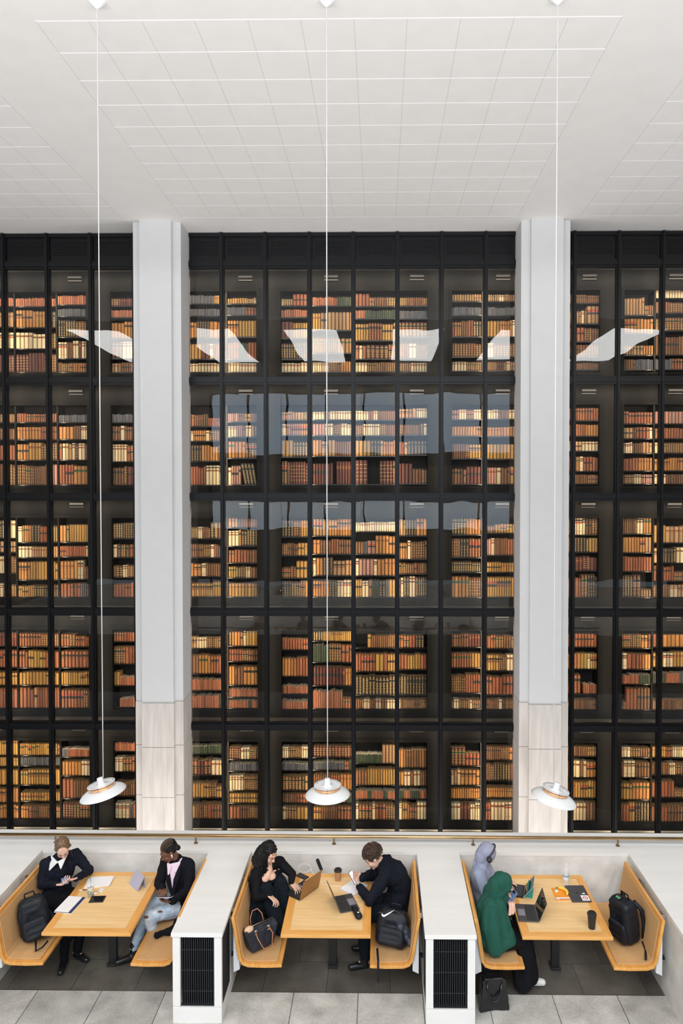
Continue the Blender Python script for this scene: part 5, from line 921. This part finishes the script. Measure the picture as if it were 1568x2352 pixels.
q=MB(); q.tube([(-.90+.075*math.cos(a),8.28+.03*math.sin(a),TZ+.05+.035*math.sin(a)) for a in np.linspace(0,6.28,24)]+[(-.80,8.25,TZ+.004),(-.76,8.20,TZ+.004)],.003,6); o=q.build('coiled_cable','pearl',None,smooth=True); tag(o,'white cable looped at the far left of the middle table','cable')
q=MB(); q.cap((-.745,8.29,.90),.022,(-.70,8.27,.80),.020); o=fuse(q,.006,'power_adaptor','nylon',None,2,None,base=(-.72,8.28,.78)); tag(o,'black power adaptor standing at the far edge of the middle table','adaptor'); MB().box(-.715,-.69,8.225,8.25,TZ,TZ+.04).build('white_plug','pearl',o)
# right booth
laptop((1.685,7.50),R(-94),.305,.212,R(-22),'gunmetal','gunmetal','grey laptop open at the near left of the right table')
laptop((1.63,7.90),R(-106),.25,.18,R(-38),'keys','sage','small laptop in a pale teal case in front of the grey-blue hijab')
q=MB(); q.prism([(0,0),(.075,0),(.02,.10)],-.10,.10,'y'); XF(q,TR((1.655,7.90,TZ),R(-16))); o=q.build('fold_out_stand','teal',None); tag(o,'teal fold-out stand propping up the small laptop','stand')
o=XF(MB().box(-.037,.037,-.0045,.0045,-.078,.078),TR((1.405,7.45,.97),R(-60),R(-38),R(10))).build('phone','phone',None,bevel=.004); tag(o,'blue-cased phone held by the person in the bottle-green hijab','phone'); XF(MB().box(-.028,.008,-.006,-.0045,.045,.070),TR((1.405,7.45,.97),R(-60),R(-38),R(10))).build('camera_bump','blackp',o)
x,y=2.14,8.04
root=MB().lathe([(.0,.004),(.028,.0),(.034,.012),(.034,.07),(.032,.075),(.034,.08),(.034,.135),(.031,.150),(.034,.165),(.032,.190),(.018,.222),(.012,.230),(.012,.245)],(x,y,TZ),28).build('water_bottle','pet',None,smooth=True,base=(x,y,TZ)); tag(root,'clear plastic water bottle at the far edge of the right table','bottle')
MB().lathe([(.0138,.238),(.0138,.256),(0,.256)],(x,y,TZ),20).build('cap','pearl',root); MB().lathe([(.0346,.078),(.0346,.135)],(x,y,TZ),28).build('label_band','fabw',root)
MB().lathe([(.0349,.115),(.0349,.128)],(x,y,TZ),28).build('blue_band','bluel',root)
o=slab('orange_folder','orange notebook lying under the banana','notebook',rect(2.035,7.865,.155,.225,R(1)),TZ,TZ+.010,'orange'); MB().prism(rect(2.035,7.775,.155,.030,R(1)),TZ+.010,TZ+.0106,'z').build('white_strip','paper',o); MB().prism(rect(2.055,7.762,.11,.008,R(1)),TZ+.0106,TZ+.011,'z').build('violet_line','purple',o)
q=MB(); pts=[]; rs=[]
for i,a in enumerate(np.linspace(-.6,1.5,12)): pts.append((2.03+.085*math.cos(a)-.01,7.865+.085*math.sin(a),TZ+.028)); rs.append(.006+.0125*math.sin(math.pi*min(1,max(0,(i+.6)/12.2)))**.5)
q.tube(pts,rs,8); o=q.build('banana','banana',None,smooth=True); tag(o,'yellow banana lying on the orange notebook','banana'); q=MB(); e=Vector(pts[-1]); q.tube([e,e+V(-.028,-.0,.002)],.0045,6); q.build('stem','stem',o)
q=MB(); q.lathe([(0,0),(.019,0),(.021,.008),(.019,.018),(0,.020)],(1.995,7.90,TZ+.0102),20); o=q.build('round_tin','pearl',None,smooth=True); tag(o,'small round green and white tin on the orange notebook','tin'); q=MB(); q.prism([(1.995+.015*math.cos(a),7.90+.015*math.sin(a)) for a in np.linspace(1.3,4.6,12)],TZ+.030,TZ+.0312,'z'); q.build('green_print','mint',o)
cl=slab('closed_laptop','closed dark laptop with stickers on the right booth table','laptop',rect(2.228,7.868,.215,.31,R(1)),TZ,TZ+.015,'gunmetal')
MB().prism(rect(2.285,7.775,.085,.10,R(1)),TZ+.015,TZ+.0156,'z').build('white_sticker','paper',cl)
q=MB(); n=20
for i in range(n):
    a0=2*math.pi*i/n; a1=2*math.pi*(i+1)/n; q.add([(2.285+r*math.cos(a),7.775+r*math.sin(a),TZ+.0160) for r,a in ((.020,a0),(.030,a0),(.030,a1),(.020,a1))],[(0,1,2,3)])
q.add([(2.279,7.77,TZ+.016),(2.291,7.77,TZ+.016),(2.291,7.786,TZ+.016),(2.279,7.786,TZ+.016)],[(0,1,2,3)]); q.build('red_ring_print','red',cl)
q=MB(); q.prism([(2.29+.018*math.cos(a),7.86+.013*math.sin(a)) for a in np.linspace(0,6.28,17)[:-1]],TZ+.015,TZ+.0156,'z'); q.build('oval_sticker','fabw',cl)
q=MB(); ap=[(.000,.012),(.008,.016),(.015,.011),(.012,.004),(.012,-.004),(.015,-.009),(.008,-.018),(.0,-.015),(-.008,-.018),(-.015,-.008),(-.015,.008),(-.008,.016)]
q.prism([(2.225+a,7.875+b_) for a,b_ in ap],TZ+.015,TZ+.0155,'z'); q.prism([(2.225+a,7.897+b_) for a,b_ in ((0,-.002),(.006,.004),(.005,.009),(-.001,.003))],TZ+.015,TZ+.0155,'z'); q.build('fruit_emblem','black',cl)
